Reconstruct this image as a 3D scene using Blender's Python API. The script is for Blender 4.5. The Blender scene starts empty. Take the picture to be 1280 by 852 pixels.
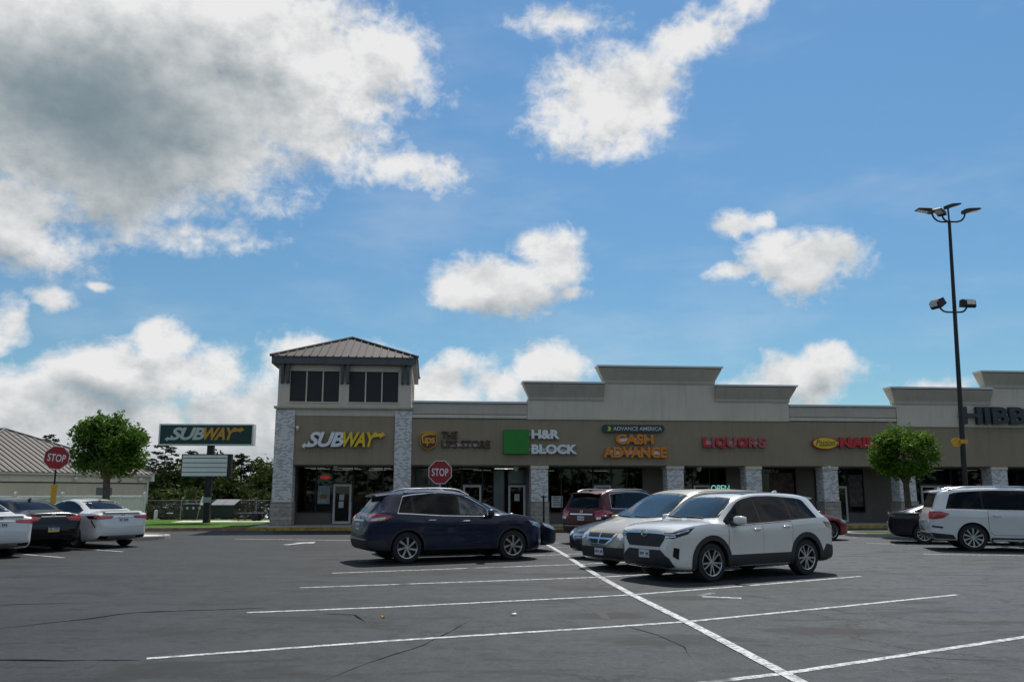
import bpy, bmesh, math, random
import numpy as np
from mathutils import Vector, Matrix
from mathutils.bvhtree import BVHTree
R = math.radians
scene = bpy.context.scene
COL = scene.collection

# ------------------------------------------------------------------ camera
cam_d = bpy.data.cameras.new('camera'); cam = bpy.data.objects.new('camera', cam_d); COL.objects.link(cam)
cam_d.sensor_width = 36.0; cam_d.lens = 36.0*1060/1280
cam_d.clip_start = 0.1; cam_d.clip_end = 6000
cam.location = (0, 0, 1.68); cam.rotation_euler = (R(90+10.11), 0, 0)
scene.camera = cam
scene.render.resolution_x = 1024; scene.render.resolution_y = 681

# ------------------------------------------------------------------ light and sky
SUN_EL, SUN_AZ = R(56), R(15)            # azimuth measured from +Y towards +X
sd = bpy.data.lights.new('sun', 'SUN'); sun = bpy.data.objects.new('sun', sd); COL.objects.link(sun)
sd.energy = 4.5; sd.angle = R(0.53); sd.color = (1.0, 0.955, 0.89)
sv = Vector((math.sin(SUN_AZ)*math.cos(SUN_EL), math.cos(SUN_AZ)*math.cos(SUN_EL), math.sin(SUN_EL)))
sun.rotation_euler = sv.to_track_quat('Z', 'Y').to_euler()
sun.location = sv*80
vs = scene.view_settings
vs.view_transform = 'Standard'; vs.look = 'None'; vs.exposure = 0.0; vs.gamma = 1.0; vs.use_curve_mapping = False
SKY_STRENGTH = 0.106
SKY_TINT = (.69, .96, 1.03)
CLOUD_BRIGHT = 0.82

world = bpy.data.worlds.new('World'); scene.world = world; world.use_nodes = True

class NT:
    """small helper to write node trees as expressions"""
    def __init__(s, nt): s.nt = nt; s.L = nt.links
    def n(s, t, **kw):
        nd = s.nt.nodes.new(t)
        for k, v in kw.items(): setattr(nd, k, v)
        return nd
    def put(s, sock, v):
        if isinstance(v, bpy.types.NodeSocket): s.L.new(v, sock)
        else: sock.default_value = v
    def m(s, op, a, b=None, c=None, clamp=False):
        nd = s.n('ShaderNodeMath', operation=op, use_clamp=clamp)
        s.put(nd.inputs[0], a)
        if b is not None: s.put(nd.inputs[1], b)
        if c is not None: s.put(nd.inputs[2], c)
        return nd.outputs[0]
    def vm(s, op, a, b=None):
        nd = s.n('ShaderNodeVectorMath', operation=op); s.put(nd.inputs[0], a)
        if b is not None: s.put(nd.inputs[1], b)
        return nd.outputs[0]
    def noise(s, vec, scale, detail=4, rough=.55, lac=2.0, dist=0.0, out=0):
        nd = s.n('ShaderNodeTexNoise'); nd.inputs['Scale'].default_value = scale
        nd.inputs['Detail'].default_value = detail; nd.inputs['Roughness'].default_value = rough
        nd.inputs['Lacunarity'].default_value = lac; nd.inputs['Distortion'].default_value = dist
        if vec is not None: s.L.new(vec, nd.inputs['Vector'])
        return nd.outputs[out]
    def mix(s, f, a, b):
        nd = s.n('ShaderNodeMix', data_type='RGBA'); s.put(nd.inputs[0], f)
        s.put(nd.inputs[6], a if isinstance(a, bpy.types.NodeSocket) or len(a) == 4 else (*a, 1))
        s.put(nd.inputs[7], b if isinstance(b, bpy.types.NodeSocket) or len(b) == 4 else (*b, 1))
        return nd.outputs[2]
    def smooth(s, v, lo, hi, a=0.0, b=1.0):
        nd = s.n('ShaderNodeMapRange', interpolation_type='SMOOTHSTEP')
        s.put(nd.inputs[0], v); s.put(nd.inputs[1], lo); s.put(nd.inputs[2], hi); s.put(nd.inputs[3], a); s.put(nd.inputs[4], b)
        return nd.outputs[0]

# clouds: azimuth, elevation, half sizes (degrees), weight
CLOUDS = [(-27.0,23.8,14.0,8.3,1.7),(-17.0,27.6,11.0,5.4,1.3),(-10.4,28.0,4.2,2.6,1.0),(-8.4,21.2,5.2,1.6,.72),(-12.6,22.6,4.2,1.8,.55),(-15.5,23.8,4.6,2.4,.8),
 (-31.0,15.6,4.6,3.2,.85),(-21.2,16.2,3.6,1.0,.45),(-18.6,15.4,2.2,.6,.35),(6.9,25.9,5.2,3.7,1.15),(9.6,27.6,3.0,2.1,.9),(12.6,29.0,3.4,1.5,.75),(4.2,30.9,3.6,1.1,.6),(16.6,30.4,2.4,1.0,.6),
 (-.4,13.6,4.7,2.2,1.15),(2.4,14.9,2.7,2.4,1.1),(0.6,16.2,1.8,1.5,1.0),(-3.8,13.0,1.9,1.2,.9),(3.6,13.0,1.6,1.0,.8),
 (19.2,14.4,3.6,1.9,1.1),(21.8,14.6,2.1,1.4,.9),(18.4,15.8,1.8,1.2,.9),(15.7,17.0,1.9,1.0,.8),(17.0,17.5,1.3,.7,.7),(15.0,13.9,1.9,.7,.75),
 (-24.6,7.4,5.2,2.3,1.25),(-23.0,9.8,1.9,1.7,1.1),(-20.2,7.6,2.5,2.0,1.05),(-26.8,7.6,2.2,1.2,.9),(-26.1,3.2,12.0,3.0,1.3),(-17.0,5.0,6.2,3.0,1.1),(-14.5,3.0,6.0,3.0,1.1),
 (-31.8,9.4,1.6,1.7,.85),(-29.2,11.3,1.3,.6,.6),(-11.9,8.7,4.6,1.9,1.05),(-8.6,6.2,4.2,2.4,1.05),(-4.6,6.8,2.5,2.4,1.0),(-1.4,7.2,2.5,1.8,.95),(2.6,8.0,2.6,2.4,1.15),(0.5,5.0,5.0,2.0,.85),
 (19.0,7.4,4.0,1.8,1.1),(20.8,8.6,1.8,1.1,.9),(16.4,6.4,2.6,1.1,.8),(26.7,6.0,2.8,.8,.7),(-26.6,12.9,.6,.3,.6),(-31.0,4.8,5.5,2.6,1.0),
 (-22,0.6,14,2.6,1.1),(6,2.0,9,1.8,.7),(27,2.6,9,1.6,.7)]
DARKS = [(-28.6,22.6,12.5,6.4,1.12),(-26.0,19.0,9.0,3.2,.45),(-25.4,5.6,4.4,1.3,.5),(-22,2.0,12,2.0,.35),(-12,5.6,5,1.6,.25),(0.4,12.0,4.2,1.1,.28),(2.8,6.2,2.2,1.1,.28),(-18.5,5.4,2.4,1.1,.35),(-30,13.6,4,1.5,.25),(19.6,13.2,3.0,.8,.2),(19,6.3,3.4,.9,.2)]

def blob_field(T, azel, blobs, k=.18):
    cur = None
    for (a, e, ra, re, w) in blobs:
        nd = T.n('ShaderNodeVectorMath', operation='MULTIPLY_ADD'); T.L.new(azel, nd.inputs[0])
        nd.inputs[1].default_value = (1/ra, 1/re, 0); nd.inputs[2].default_value = (-a/ra, -e/re, 0)
        ln = T.n('ShaderNodeVectorMath', operation='LENGTH'); T.L.new(nd.outputs[0], ln.inputs[0])
        q = T.m('MULTIPLY_ADD', ln.outputs['Value'], -w, w)
        cur = q if cur is None else T.m('SMOOTH_MAX', cur, q, k)
    return cur
def build_world():
    nt = world.node_tree; nt.nodes.clear(); T = NT(nt)
    out = T.n('ShaderNodeOutputWorld')
    sky = T.n('ShaderNodeTexSky', sky_type='NISHITA'); sky.sun_disc = False
    sky.sun_elevation = SUN_EL; sky.sun_rotation = SUN_AZ
    sky.altitude = 20; sky.air_density = 1.0; sky.dust_density = .1; sky.ozone_density = 2.0
    tc = T.n('ShaderNodeTexCoord'); d = T.vm('NORMALIZE', tc.outputs['Generated'])
    tint = T.vm('MULTIPLY', sky.outputs[0], SKY_TINT)
        # azimuth and elevation of the direction, in degrees, pushed about by noise
    sp = T.n('ShaderNodeSeparateXYZ'); T.L.new(d, sp.inputs[0])
    az = T.m('MULTIPLY', T.m('ARCTAN2', sp.outputs[0], sp.outputs[1]), 57.2958); el = T.m('MULTIPLY', T.m('ARCSINE', sp.outputs[2]), 57.2958)
    bg = T.n('ShaderNodeBackground'); T.L.new(tint, bg.inputs[0]); T.L.new(T.smooth(el, -2, 36, SKY_STRENGTH*.68, SKY_STRENGTH), bg.inputs[1])
    cb = T.n('ShaderNodeCombineXYZ'); T.L.new(az, cb.inputs[0]); T.L.new(el, cb.inputs[1])
    wv = T.vm('MULTIPLY', T.vm('SUBTRACT', T.noise(d, 7.0, 3, .6, out=1), (.5, .5, .5)), (6.5, 4.2, 0))
    p = T.vm('ADD', cb.outputs[0], wv)
    st = T.vm('MULTIPLY', d, (1, 1, 1.3))
    n1 = T.noise(st, 13.0, 9, .60, 2.1)                       # billows, large to fine
    n3 = T.noise(st, 30.0, 3, .5)
    puff = T.m('ABSOLUTE', T.m('MULTIPLY_ADD', n3, 2.0, -1.0))  # rounded cauliflower lumps
    f = T.m('ADD', T.m('MULTIPLY_ADD', n1, 1.55, -.775+.10), T.m('MULTIPLY_ADD', puff, -.42, .10))
    A = T.m('ADD', blob_field(T, p, CLOUDS), f)
    up = T.vm('ADD', p, (.4, 2.1, 0))
    n1b = T.noise(T.vm('ADD', st, (.004, 0, .030)), 13.0, 5, .6, 2.1)
    B = T.m('ADD', blob_field(T, up, CLOUDS), T.m('MULTIPLY_ADD', n1b, 1.55, -.68))
    D = blob_field(T, T.vm('ADD', p, wv), DARKS)
    # scattered clouds over the rest of the sky, behind the camera too
    flat = T.n('ShaderNodeCombineXYZ'); zq = T.m('ADD', T.m('MAXIMUM', sp.outputs[2], .05), .12)
    T.L.new(T.m('DIVIDE', sp.outputs[0], zq), flat.inputs[0]); T.L.new(T.m('DIVIDE', sp.outputs[1], zq), flat.inputs[1])
    n2 = T.noise(flat.outputs[0], 1.1, 3, .5)
    away = T.m('MAXIMUM', T.smooth(sp.outputs[1], .45, .1), T.smooth(sp.outputs[2], .60, .72))
    gen = T.m('SUBTRACT', T.m('MULTIPLY_ADD', n2, 3.2, -1.60), T.m('MULTIPLY_ADD', away, -1.6, 1.6))
    A = T.m('MAXIMUM', A, T.m('ADD', gen, f))
    alpha = T.smooth(T.m('ADD', A, T.m('MULTIPLY_ADD', T.noise(d, 46, 5, .65, dist=.8), .7, -.35)), -.06, .66)
    veil = T.m('MULTIPLY', T.smooth(T.noise(T.vm('MULTIPLY', d, (1, 1, 3)), 4.5, 4, .6), .45, .8), .16)
    alpha = T.m('MAXIMUM', alpha, veil)
    thick = T.smooth(B, .15, 1.45); dark = T.smooth(D, -.45, 1.15)
    sh = T.m('ADD', T.m('MULTIPLY', T.m('MULTIPLY', thick, .40), T.m('SUBTRACT', 1.0, dark)), T.m('MULTIPLY', dark, .92))
    sh = T.m('ADD', sh, T.m('MULTIPLY', T.m('SUBTRACT', n1b, n1), T.m('MULTIPLY_ADD', dark, -1.0, 1.2)), clamp=True)
    col = T.mix(sh, (1.0, 1.0, 1.0), (.185, .270, .320))
    bc = T.n('ShaderNodeBackground'); T.L.new(col, bc.inputs[0]); bc.inputs[1].default_value = CLOUD_BRIGHT
    ms = T.n('ShaderNodeMixShader'); T.L.new(alpha, ms.inputs[0]); T.L.new(bg.outputs[0], ms.inputs[1]); T.L.new(bc.outputs[0], ms.inputs[2])
    T.L.new(ms.outputs[0], out.inputs[0])
build_world()
world.cycles.sampling_method = 'MANUAL'; world.cycles.sample_map_resolution = 512
scene.cycles.use_denoising = True; scene.cycles.max_bounces = 6; scene.cycles.diffuse_bounces = 2; scene.cycles.glossy_bounces = 3; scene.cycles.transparent_max_bounces = 6

# ------------------------------------------------------------------ helpers
def link(o, parent=None):
    COL.objects.link(o)
    if parent is not None: o.parent = parent
    return o
def tag(o, label=None, cat=None, group=None, kind=None):
    if label: o['label'] = label
    if cat: o['category'] = cat
    if group: o['group'] = group
    if kind: o['kind'] = kind
    return o
def empty(name, loc=(0,0,0), rz=0.0, label=None, cat=None, group=None):
    o = bpy.data.objects.new(name, None); o.empty_display_size = .3; link(o)
    o.location = loc; o.rotation_euler = (0, 0, rz)
    return tag(o, label, cat, group)

class MB:
    def __init__(s): s.v = []; s.f = []; s.mi = []; s.cur = 0
    def add(s, vs, fs):
        b = len(s.v); s.v += [tuple(v) for v in vs]
        for f in fs: s.f.append(tuple(b+i for i in f)); s.mi.append(s.cur)
        return s
    def box(s, x0, x1, y0, y1, z0, z1, M=None):
        vs = [(x0,y0,z0),(x1,y0,z0),(x1,y1,z0),(x0,y1,z0),(x0,y0,z1),(x1,y0,z1),(x1,y1,z1),(x0,y1,z1)]
        if M is not None: vs = [M @ Vector(v) for v in vs]
        return s.add(vs, [(0,3,2,1),(4,5,6,7),(0,1,5,4),(1,2,6,5),(2,3,7,6),(3,0,4,7)])
    def prism(s, pts, axis, a, b):
        """pts 2-D polygon; extruded along axis ('x','y','z') from a to b"""
        def P(p, t):
            return {'x': (t, p[0], p[1]), 'y': (p[0], t, p[1]), 'z': (p[0], p[1], t)}[axis]
        n = len(pts); vs = [P(p, a) for p in pts]+[P(p, b) for p in pts]
        fs = [tuple(range(n-1, -1, -1)), tuple(range(n, 2*n))]+[(i, (i+1) % n, n+(i+1) % n, n+i) for i in range(n)]
        return s.add(vs, fs)
    def tube(s, path, rad, seg=10, caps=True):
        path = [Vector(p) for p in path]; n = len(path)
        if not isinstance(rad, (list, tuple)): rad = [rad]*n
        vs = []; up = Vector((0, 0, 1)); X = None
        for i, p in enumerate(path):
            d = (path[min(i+1, n-1)]-path[max(i-1, 0)]).normalized()
            if X is None:
                X = d.cross(up if abs(d.z) < .9 else Vector((1, 0, 0))).normalized()
            else:
                X = (X-d*X.dot(d)).normalized()
            Y = d.cross(X)
            for k in range(seg):
                a = 2*math.pi*k/seg; vs.append(p+(X*math.cos(a)+Y*math.sin(a))*rad[i])
        fs = [(i*seg+k, i*seg+(k+1) % seg, (i+1)*seg+(k+1) % seg, (i+1)*seg+k) for i in range(n-1) for k in range(seg)]
        if caps: fs += [tuple(range(seg-1, -1, -1)), tuple((n-1)*seg+k for k in range(seg))]
        return s.add(vs, fs)
    def lathe(s, prof, M=None, seg=32, close=False):
        """prof: (r, h) points turned about z"""
        vs = []
        for r, h in prof:
            for k in range(seg):
                a = 2*math.pi*k/seg; v = Vector((r*math.cos(a), r*math.sin(a), h)); vs.append(M @ v if M is not None else v)
        n = len(prof); fs = []
        for i in range(n-1 if not close else n):
            j = (i+1) % n
            for k in range(seg): fs.append((i*seg+k, i*seg+(k+1) % seg, j*seg+(k+1) % seg, j*seg+k))
        return s.add(vs, fs)
    def build(s, name, mats, parent=None, smooth=None):
        me = bpy.data.meshes.new(name); me.from_pydata(s.v, [], s.f)
        if not isinstance(mats, (list, tuple)): mats = [mats]
        for m in mats: me.materials.append(m)
        me.polygons.foreach_set('material_index', s.mi)
        bm = bmesh.new(); bm.from_mesh(me); bmesh.ops.recalc_face_normals(bm, faces=bm.faces); bm.to_mesh(me); bm.free()
        if smooth is not None:
            me.polygons.foreach_set('use_smooth', [True]*len(me.polygons)); me.set_sharp_from_angle(angle=R(smooth))
        o = bpy.data.objects.new(name, me); return link(o, parent)

def mat(name, col, rough=.6, metal=0.0, var=0.0, vscale=3.0, bump=0.0, bscale=40.0, spec=.5, coat=0.0, streak=0.0, emit=None, coords='Object'):
    m = bpy.data.materials.new(name); m.use_nodes = True; T = NT(m.node_tree)
    bs = m.node_tree.nodes['Principled BSDF']
    bs.inputs['Base Color'].default_value = (*col, 1); bs.inputs['Roughness'].default_value = rough
    bs.inputs['Metallic'].default_value = metal; bs.inputs['Specular IOR Level'].default_value = spec
    bs.inputs['Coat Weight'].default_value = coat; bs.inputs['Coat Roughness'].default_value = .03
    vec = None
    if var or bump or streak:
        vec = T.n('ShaderNodeTexCoord').outputs[coords]
    c = None
    if var:
        f = T.smooth(T.noise(vec, vscale, 6, .6), .3, .7)
        c = T.mix(f, tuple(x*(1-var) for x in col), tuple(min(1, x*(1+var)) for x in col))
    if streak:
        f = T.smooth(T.noise(T.vm('MULTIPLY', vec, (2.6, 2.6, .22)), 1.6, 6, .68), .48, .70, 0, streak)
        c = T.mix(f, c if c is not None else col, tuple(x*.45 for x in col))
    if c is not None: T.L.new(c, bs.inputs['Base Color'])
    if bump:
        b = T.n('ShaderNodeBump'); b.inputs['Strength'].default_value = bump; b.inputs['Distance'].default_value = .02
        T.L.new(T.noise(vec, bscale, 4, .6), b.inputs['Height']); T.L.new(b.outputs[0], bs.inputs['Normal'])
    if emit:
        bs.inputs['Emission Color'].default_value = (*emit[0], 1); bs.inputs['Emission Strength'].default_value = emit[1]
    return m

# ------------------------------------------------------------------ materials
def asphalt_mat():
    m = bpy.data.materials.new('asphalt'); m.use_nodes = True; T = NT(m.node_tree); bs = m.node_tree.nodes['Principled BSDF']
    v = T.n('ShaderNodeTexCoord').outputs['Object']
    big = T.smooth(T.noise(v, .16, 5, .6), .3, .72)
    c = T.mix(big, (.014, .0165, .0175), (.033, .037, .0385))
    lanes = T.smooth(T.noise(T.vm('MULTIPLY', v, (.14, .9, 1)), .8, 5, .65), .42, .75)
    c = T.mix(T.m('MULTIPLY', lanes, .55), c, (.056, .059, .061))
    grit = T.noise(v, 55, 3, .75)
    c = T.mix(T.smooth(grit, .36, .72, 0, .8), c, (.075, .079, .081))
    fine = T.noise(v, 140, 2, .7)
    c = T.mix(T.smooth(fine, .52, .72, 0, .6), c, (.012, .013, .014))
    agg = T.noise(v, 11, 6, .85)
    c = T.mix(T.smooth(agg, .52, .70, 0, .8), c, (.095, .098, .098))
    c = T.mix(T.smooth(agg, .48, .33, 0, .85), c, (.009, .010, .011))
    patch = T.smooth(T.noise(T.vm('MULTIPLY', v, (.8, 1.4, 1)), .30, 6, .7, dist=1.2), .50, .60, 0, .5)
    c = T.mix(patch, c, (.052, .054, .055))
    mott = T.noise(v, 2.6, 6, .75)
    c = T.mix(T.smooth(mott, .52, .66, 0, .6), c, (.060, .063, .064)); c = T.mix(T.smooth(mott, .48, .34, 0, .65), c, (.010, .011, .012))
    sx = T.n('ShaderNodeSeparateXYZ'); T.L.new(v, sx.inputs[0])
    c = T.vm('SCALE', c); c.node.inputs['Scale'].default_value = 1; T.L.new(T.smooth(T.m('ADD', sx.outputs[0], T.m('MULTIPLY', T.noise(v, .25, 3, .5), 6.0)), -5, 13, .62, 1.30), c.node.inputs['Scale'])  # sheen of the right side painted into the colour: darker left, lighter right
    # oil and tyre stains
    st = T.smooth(T.noise(T.vm('MULTIPLY', v, (.55, 1.5, 1)), .75, 6, .65, dist=.8), .53, .64, 0, .75)
    c = T.mix(st, c, (.012, .0105, .009))
    spots = blob_field(T, v, [(1.0,18.2,1.3,.55,1.0),(1.55,15.5,1.2,.5,1.0),(1.25,12.2,.9,.45,1.1),(3.9,10.9,1.3,.45,1.1),(2.95,14.2,1.1,.4,1.0),(1.6,10.1,.9,.35,1.0),(3.3,17.2,1.0,.4,.8),(-.2,16.3,1.4,.35,.7),(-1.8,11.3,.9,.3,.5),(5.2,13.9,.9,.3,.6),(6.2,11.6,1.1,.35,.7),(-7,26,2.2,.7,.5),(5.5,26,1.6,.6,.8),(12,22,2.4,.6,.5),(2.8,6.9,.7,.4,.8),(-4.6,7.6,1.2,.35,.5)], .15)
    spots = T.smooth(T.m('ADD', spots, T.m('MULTIPLY_ADD', T.noise(v, 3.2, 6, .7), 1.9, -1.02)), .0, .55, 0, .82)
    c = T.mix(spots, c, (.0150, .0125, .0100))
    c = T.vm('MULTIPLY', c, (.94, 1.0, 1.02))
    # hairline cracks
    vo = T.n('ShaderNodeTexVoronoi', feature='DISTANCE_TO_EDGE'); vo.inputs['Scale'].default_value = .42
    wv = T.vm('ADD', v, T.vm('MULTIPLY', T.noise(v, 1.6, 6, .7, out=1), (1.3, 1.3, 0))); T.L.new(wv, vo.inputs['Vector'])
    cr = T.m('MULTIPLY', T.smooth(vo.outputs['Distance'], .012, .003), T.smooth(T.noise(v, .35, 3, .5), .47, .58))
    c = T.mix(T.m('MULTIPLY', cr, .85), c, (.009, .009, .010))
    T.L.new(c, bs.inputs['Base Color'])
    bs.inputs['Roughness'].default_value = .75; bs.inputs['Specular IOR Level'].default_value = .28
    b = T.n('ShaderNodeBump'); b.inputs['Strength'].default_value = .55; b.inputs['Distance'].default_value = .012
    T.L.new(T.noise(v, 70, 3, .75), b.inputs['Height']); T.L.new(b.outputs[0], bs.inputs['Normal'])
    return m
def paint_line_mat(name, col, wear=.5):
    m = bpy.data.materials.new(name); m.use_nodes = True; T = NT(m.node_tree); bs = m.node_tree.nodes['Principled BSDF']
    v = T.n('ShaderNodeTexCoord').outputs['Object']
    f = T.smooth(T.noise(v, 9, 8, .72), wear-.03, wear+.09)
    f2 = T.smooth(T.noise(v, 45, 4, .7), .36, .46)
    f3 = T.smooth(T.noise(v, .9, 3, .6), .30, .42)
    k = T.m('MULTIPLY', T.m('MULTIPLY_ADD', f, .65, .35), T.m('MULTIPLY', f2, f3))
    T.L.new(T.mix(k, (.040, .043, .046), T.mix(T.noise(v, 3, 4, .6), tuple(x*.75 for x in col), col)), bs.inputs['Base Color'])
    bs.inputs['Roughness'].default_value = .75
    return m
def brick_mat():
    m = bpy.data.materials.new('whitewashed_brick'); m.use_nodes = True; T = NT(m.node_tree); bs = m.node_tree.nodes['Principled BSDF']
    v = T.n('ShaderNodeTexCoord').outputs['Object']
    sp = T.n('ShaderNodeSeparateXYZ'); T.L.new(v, sp.inputs[0]); cb = T.n('ShaderNodeCombineXYZ')
    T.L.new(T.m('ADD', sp.outputs[0], sp.outputs[1]), cb.inputs[0]); T.L.new(sp.outputs[2], cb.inputs[1])
    br = T.n('ShaderNodeTexBrick'); T.L.new(cb.outputs[0], br.inputs['Vector'])
    for k, x in (('Scale', 1.0), ('Brick Width', .15), ('Row Height', .07), ('Mortar Size', .010), ('Mortar Smooth', .2), ('Bias', 0.0)): br.inputs[k].default_value = x
    br.inputs['Color1'].default_value = (0, 0, 0, 1); br.inputs['Color2'].default_value = (1, 1, 1, 1); br.inputs['Mortar'].default_value = (.5, .5, .5, 1)
    sel = T.smooth(br.outputs['Color'], .46, .70, 0, .85)
    white = T.mix(T.noise(v, 16, 5, .7), (.50, .495, .48), (.78, .77, .74))
    c = T.mix(sel, white, T.mix(T.noise(v, 30, 3, .6), (.13, .13, .13), (.42, .42, .42)))
    c = T.mix(T.smooth(T.noise(v, 20, 4, .7), .56, .70, 0, .40), c, (.28, .27, .27))
    c = T.mix(br.outputs['Fac'], c, (.66, .65, .63))
    T.L.new(c, bs.inputs['Base Color']); bs.inputs['Roughness'].default_value = .85
    b = T.n('ShaderNodeBump'); b.inputs['Strength'].default_value = .6; b.inputs['Distance'].default_value = .01
    T.L.new(T.m('SUBTRACT', 1.0, br.outputs['Fac']), b.inputs['Height']); T.L.new(b.outputs[0], bs.inputs['Normal'])
    return m
def stone_mat():
    m = bpy.data.materials.new('split_stone'); m.use_nodes = True; T = NT(m.node_tree); bs = m.node_tree.nodes['Principled BSDF']
    v = T.n('ShaderNodeTexCoord').outputs['Object']
    sp = T.n('ShaderNodeSeparateXYZ'); T.L.new(v, sp.inputs[0]); cb = T.n('ShaderNodeCombineXYZ')
    T.L.new(T.m('ADD', sp.outputs[0], sp.outputs[1]), cb.inputs[0]); T.L.new(sp.outputs[2], cb.inputs[1])
    br = T.n('ShaderNodeTexBrick'); T.L.new(cb.outputs[0], br.inputs['Vector'])
    for k, x in (('Scale', 1.0), ('Brick Width', .42), ('Row Height', .2), ('Mortar Size', .012), ('Bias', 0.0)): br.inputs[k].default_value = x
    br.inputs['Color1'].default_value = (.23, .205, .175, 1); br.inputs['Color2'].default_value = (.38, .34, .29, 1); br.inputs['Mortar'].default_value = (.16, .15, .14, 1)
    c = T.mix(T.smooth(T.noise(v, 7, 6, .7), .35, .7, 0, .7), br.outputs['Color'], (.42, .39, .35))
    T.L.new(c, bs.inputs['Base Color']); bs.inputs['Roughness'].default_value = .9
    b = T.n('ShaderNodeBump'); b.inputs['Strength'].default_value = .8; b.inputs['Distance'].default_value = .03
    T.L.new(T.m('SUBTRACT', T.noise(v, 9, 5, .7), T.m('MULTIPLY', br.outputs['Fac'], .5)), b.inputs['Height']); T.L.new(b.outputs[0], bs.inputs['Normal'])
    return m
def leaf_mat(name, a, b, rough=.6, trans=.25):
    m = bpy.data.materials.new(name); m.use_nodes = True; T = NT(m.node_tree); bs = m.node_tree.nodes['Principled BSDF']
    v = T.n('ShaderNodeTexCoord').outputs['Object']
    g = T.n('ShaderNodeNewGeometry')
    f = T.m('ADD', T.m('MULTIPLY', g.outputs['Random Per Island'], .6), T.m('MULTIPLY', T.noise(v, .9, 3, .5), .5), clamp=True)
    c = T.mix(f, a, b)
    T.L.new(c, bs.inputs['Base Color']); bs.inputs['Roughness'].default_value = rough; bs.inputs['Specular IOR Level'].default_value = .25
    tr = T.n('ShaderNodeBsdfTranslucent'); T.L.new(T.mix(.5, c, tuple(min(1, x*1.7) for x in b)), tr.inputs[0])
    ms = T.n('ShaderNodeMixShader'); ms.inputs[0].default_value = trans
    T.L.new(bs.outputs[0], ms.inputs[1]); T.L.new(tr.outputs[0], ms.inputs[2])
    T.L.new(ms.outputs[0], m.node_tree.nodes['Material Output'].inputs[0])
    return m
def grass_mat():
    m = bpy.data.materials.new('lawn'); m.use_nodes = True; T = NT(m.node_tree); bs = m.node_tree.nodes['Principled BSDF']
    v = T.n('ShaderNodeTexCoord').outputs['Object']
    c = T.mix(T.smooth(T.noise(v, .7, 5, .6), .3, .7), (.042, .115, .006), (.085, .180, .010))
    c = T.mix(T.smooth(T.noise(v, 20, 4, .8), .45, .75, 0, .8), c, (.024, .070, .004))
    c = T.mix(T.smooth(T.noise(v, .25, 4, .6), .6, .75, 0, .6), c, (.16, .14, .06))
    T.L.new(c, bs.inputs['Base Color']); bs.inputs['Roughness'].default_value = .9; bs.inputs['Specular IOR Level'].default_value = .2
    b = T.n('ShaderNodeBump'); b.inputs['Strength'].default_value = 1; b.inputs['Distance'].default_value = .06
    T.L.new(T.noise(v, 30, 4, .8), b.inputs['Height']); T.L.new(b.outputs[0], bs.inputs['Normal'])
    return m
def paint(name, col, metal=0.0, rough=.35, coat=1.0):
    m = mat(name, col, rough, metal, coat=coat, var=.03, vscale=1.5, spec=.5 if coat > .9 else .3)
    return m

M = {}
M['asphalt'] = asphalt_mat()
M['line'] = paint_line_mat('white_road_paint', (.66, .67, .66), .45)
M['line_worn'] = paint_line_mat('worn_road_paint', (.60, .61, .60), .50)
M['crack'] = mat('crack_sealant', (.003, .003, .0035), .95, spec=.1)
M['crack_fine'] = mat('weathered_crack', (.014, .014, .015), .95, var=.5, vscale=9, spec=.1)
M['stain'] = mat('tyre_stain', (.020, .018, .016), .8, var=.25, vscale=8)
M['concrete'] = mat('kerb_concrete', (.36, .335, .29), .9, var=.22, vscale=2.5, bump=.3)
M['sidewalk'] = mat('sidewalk_concrete', (.30, .29, .27), .9, var=.15, vscale=1.2, bump=.2)
M['pale_path'] = mat('pale_concrete', (.55, .53, .48), .9, var=.12, vscale=1.5)
M['kerb_yellow'] = mat('faded_yellow_kerb_paint', (.34, .235, .045), .8, var=.45, vscale=4)
M['kerb_tan'] = mat('weathered_tan_kerb', (.26, .19, .10), .9, var=.35, vscale=3)
M['grass'] = grass_mat()
M['earth'] = mat('dry_earth_and_grass', (.085, .080, .042), .95, var=.4, vscale=.4, bump=.4, bscale=6)
M['stucco_beige'] = mat('taupe_stucco', (.275, .225, .155), .92, var=.05, vscale=.8, bump=.35, bscale=60, streak=.26)
M['stucco_grey'] = mat('grey_stucco', (.45, .44, .41), .92, var=.05, vscale=.7, bump=.35, bscale=60, streak=.25)
M['stucco_light'] = mat('pale_grey_stucco', (.565, .515, .425), .92, var=.05, vscale=.7, bump=.3, bscale=60, streak=.22)
M['cornice'] = mat('cornice_grey', (.44, .40, .33), .85, var=.06, vscale=1, streak=.22)
M['cap'] = mat('metal_coping', (.60, .60, .59), .45, .3, var=.05)
M['joint'] = mat('dark_joint', (.10, .098, .094), .9)
M['brick'] = brick_mat(); M['stone'] = stone_mat()
M['trim_dark'] = mat('dark_grey_trim', (.075, .082, .088), .6, var=.1)
M['roof_metal'] = mat('taupe_metal_roof', (.080, .068, .060), .65, .0, spec=.2, var=.08, vscale=1.5)
M['roof_rib'] = mat('taupe_roof_rib', (.066, .057, .050), .65, spec=.2)
M['roof_tan'] = mat('tan_metal_roof', (.19, .165, .14), .65, .0, spec=.2, var=.06)
M['roof_tan_rib'] = mat('brown_roof_rib', (.055, .048, .043), .6)
M['soffit'] = mat('soffit_white', (.42, .41, .39), .9, var=.06)
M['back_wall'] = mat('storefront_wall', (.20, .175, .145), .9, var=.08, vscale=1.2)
M['glass_dark'] = mat('dark_window', (.006, .007, .008), .06, spec=.28)
M['glass_blue'] = mat('blue_tinted_window', (.02, .032, .045), .05, spec=.6)
M['glass_pale'] = mat('pale_sky_window', (.16, .19, .20), .08, spec=.6)  # pale sky reflection painted into the pane colour
M['interior'] = mat('shop_interior', (.30, .27, .23), .9, var=.1)
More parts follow.
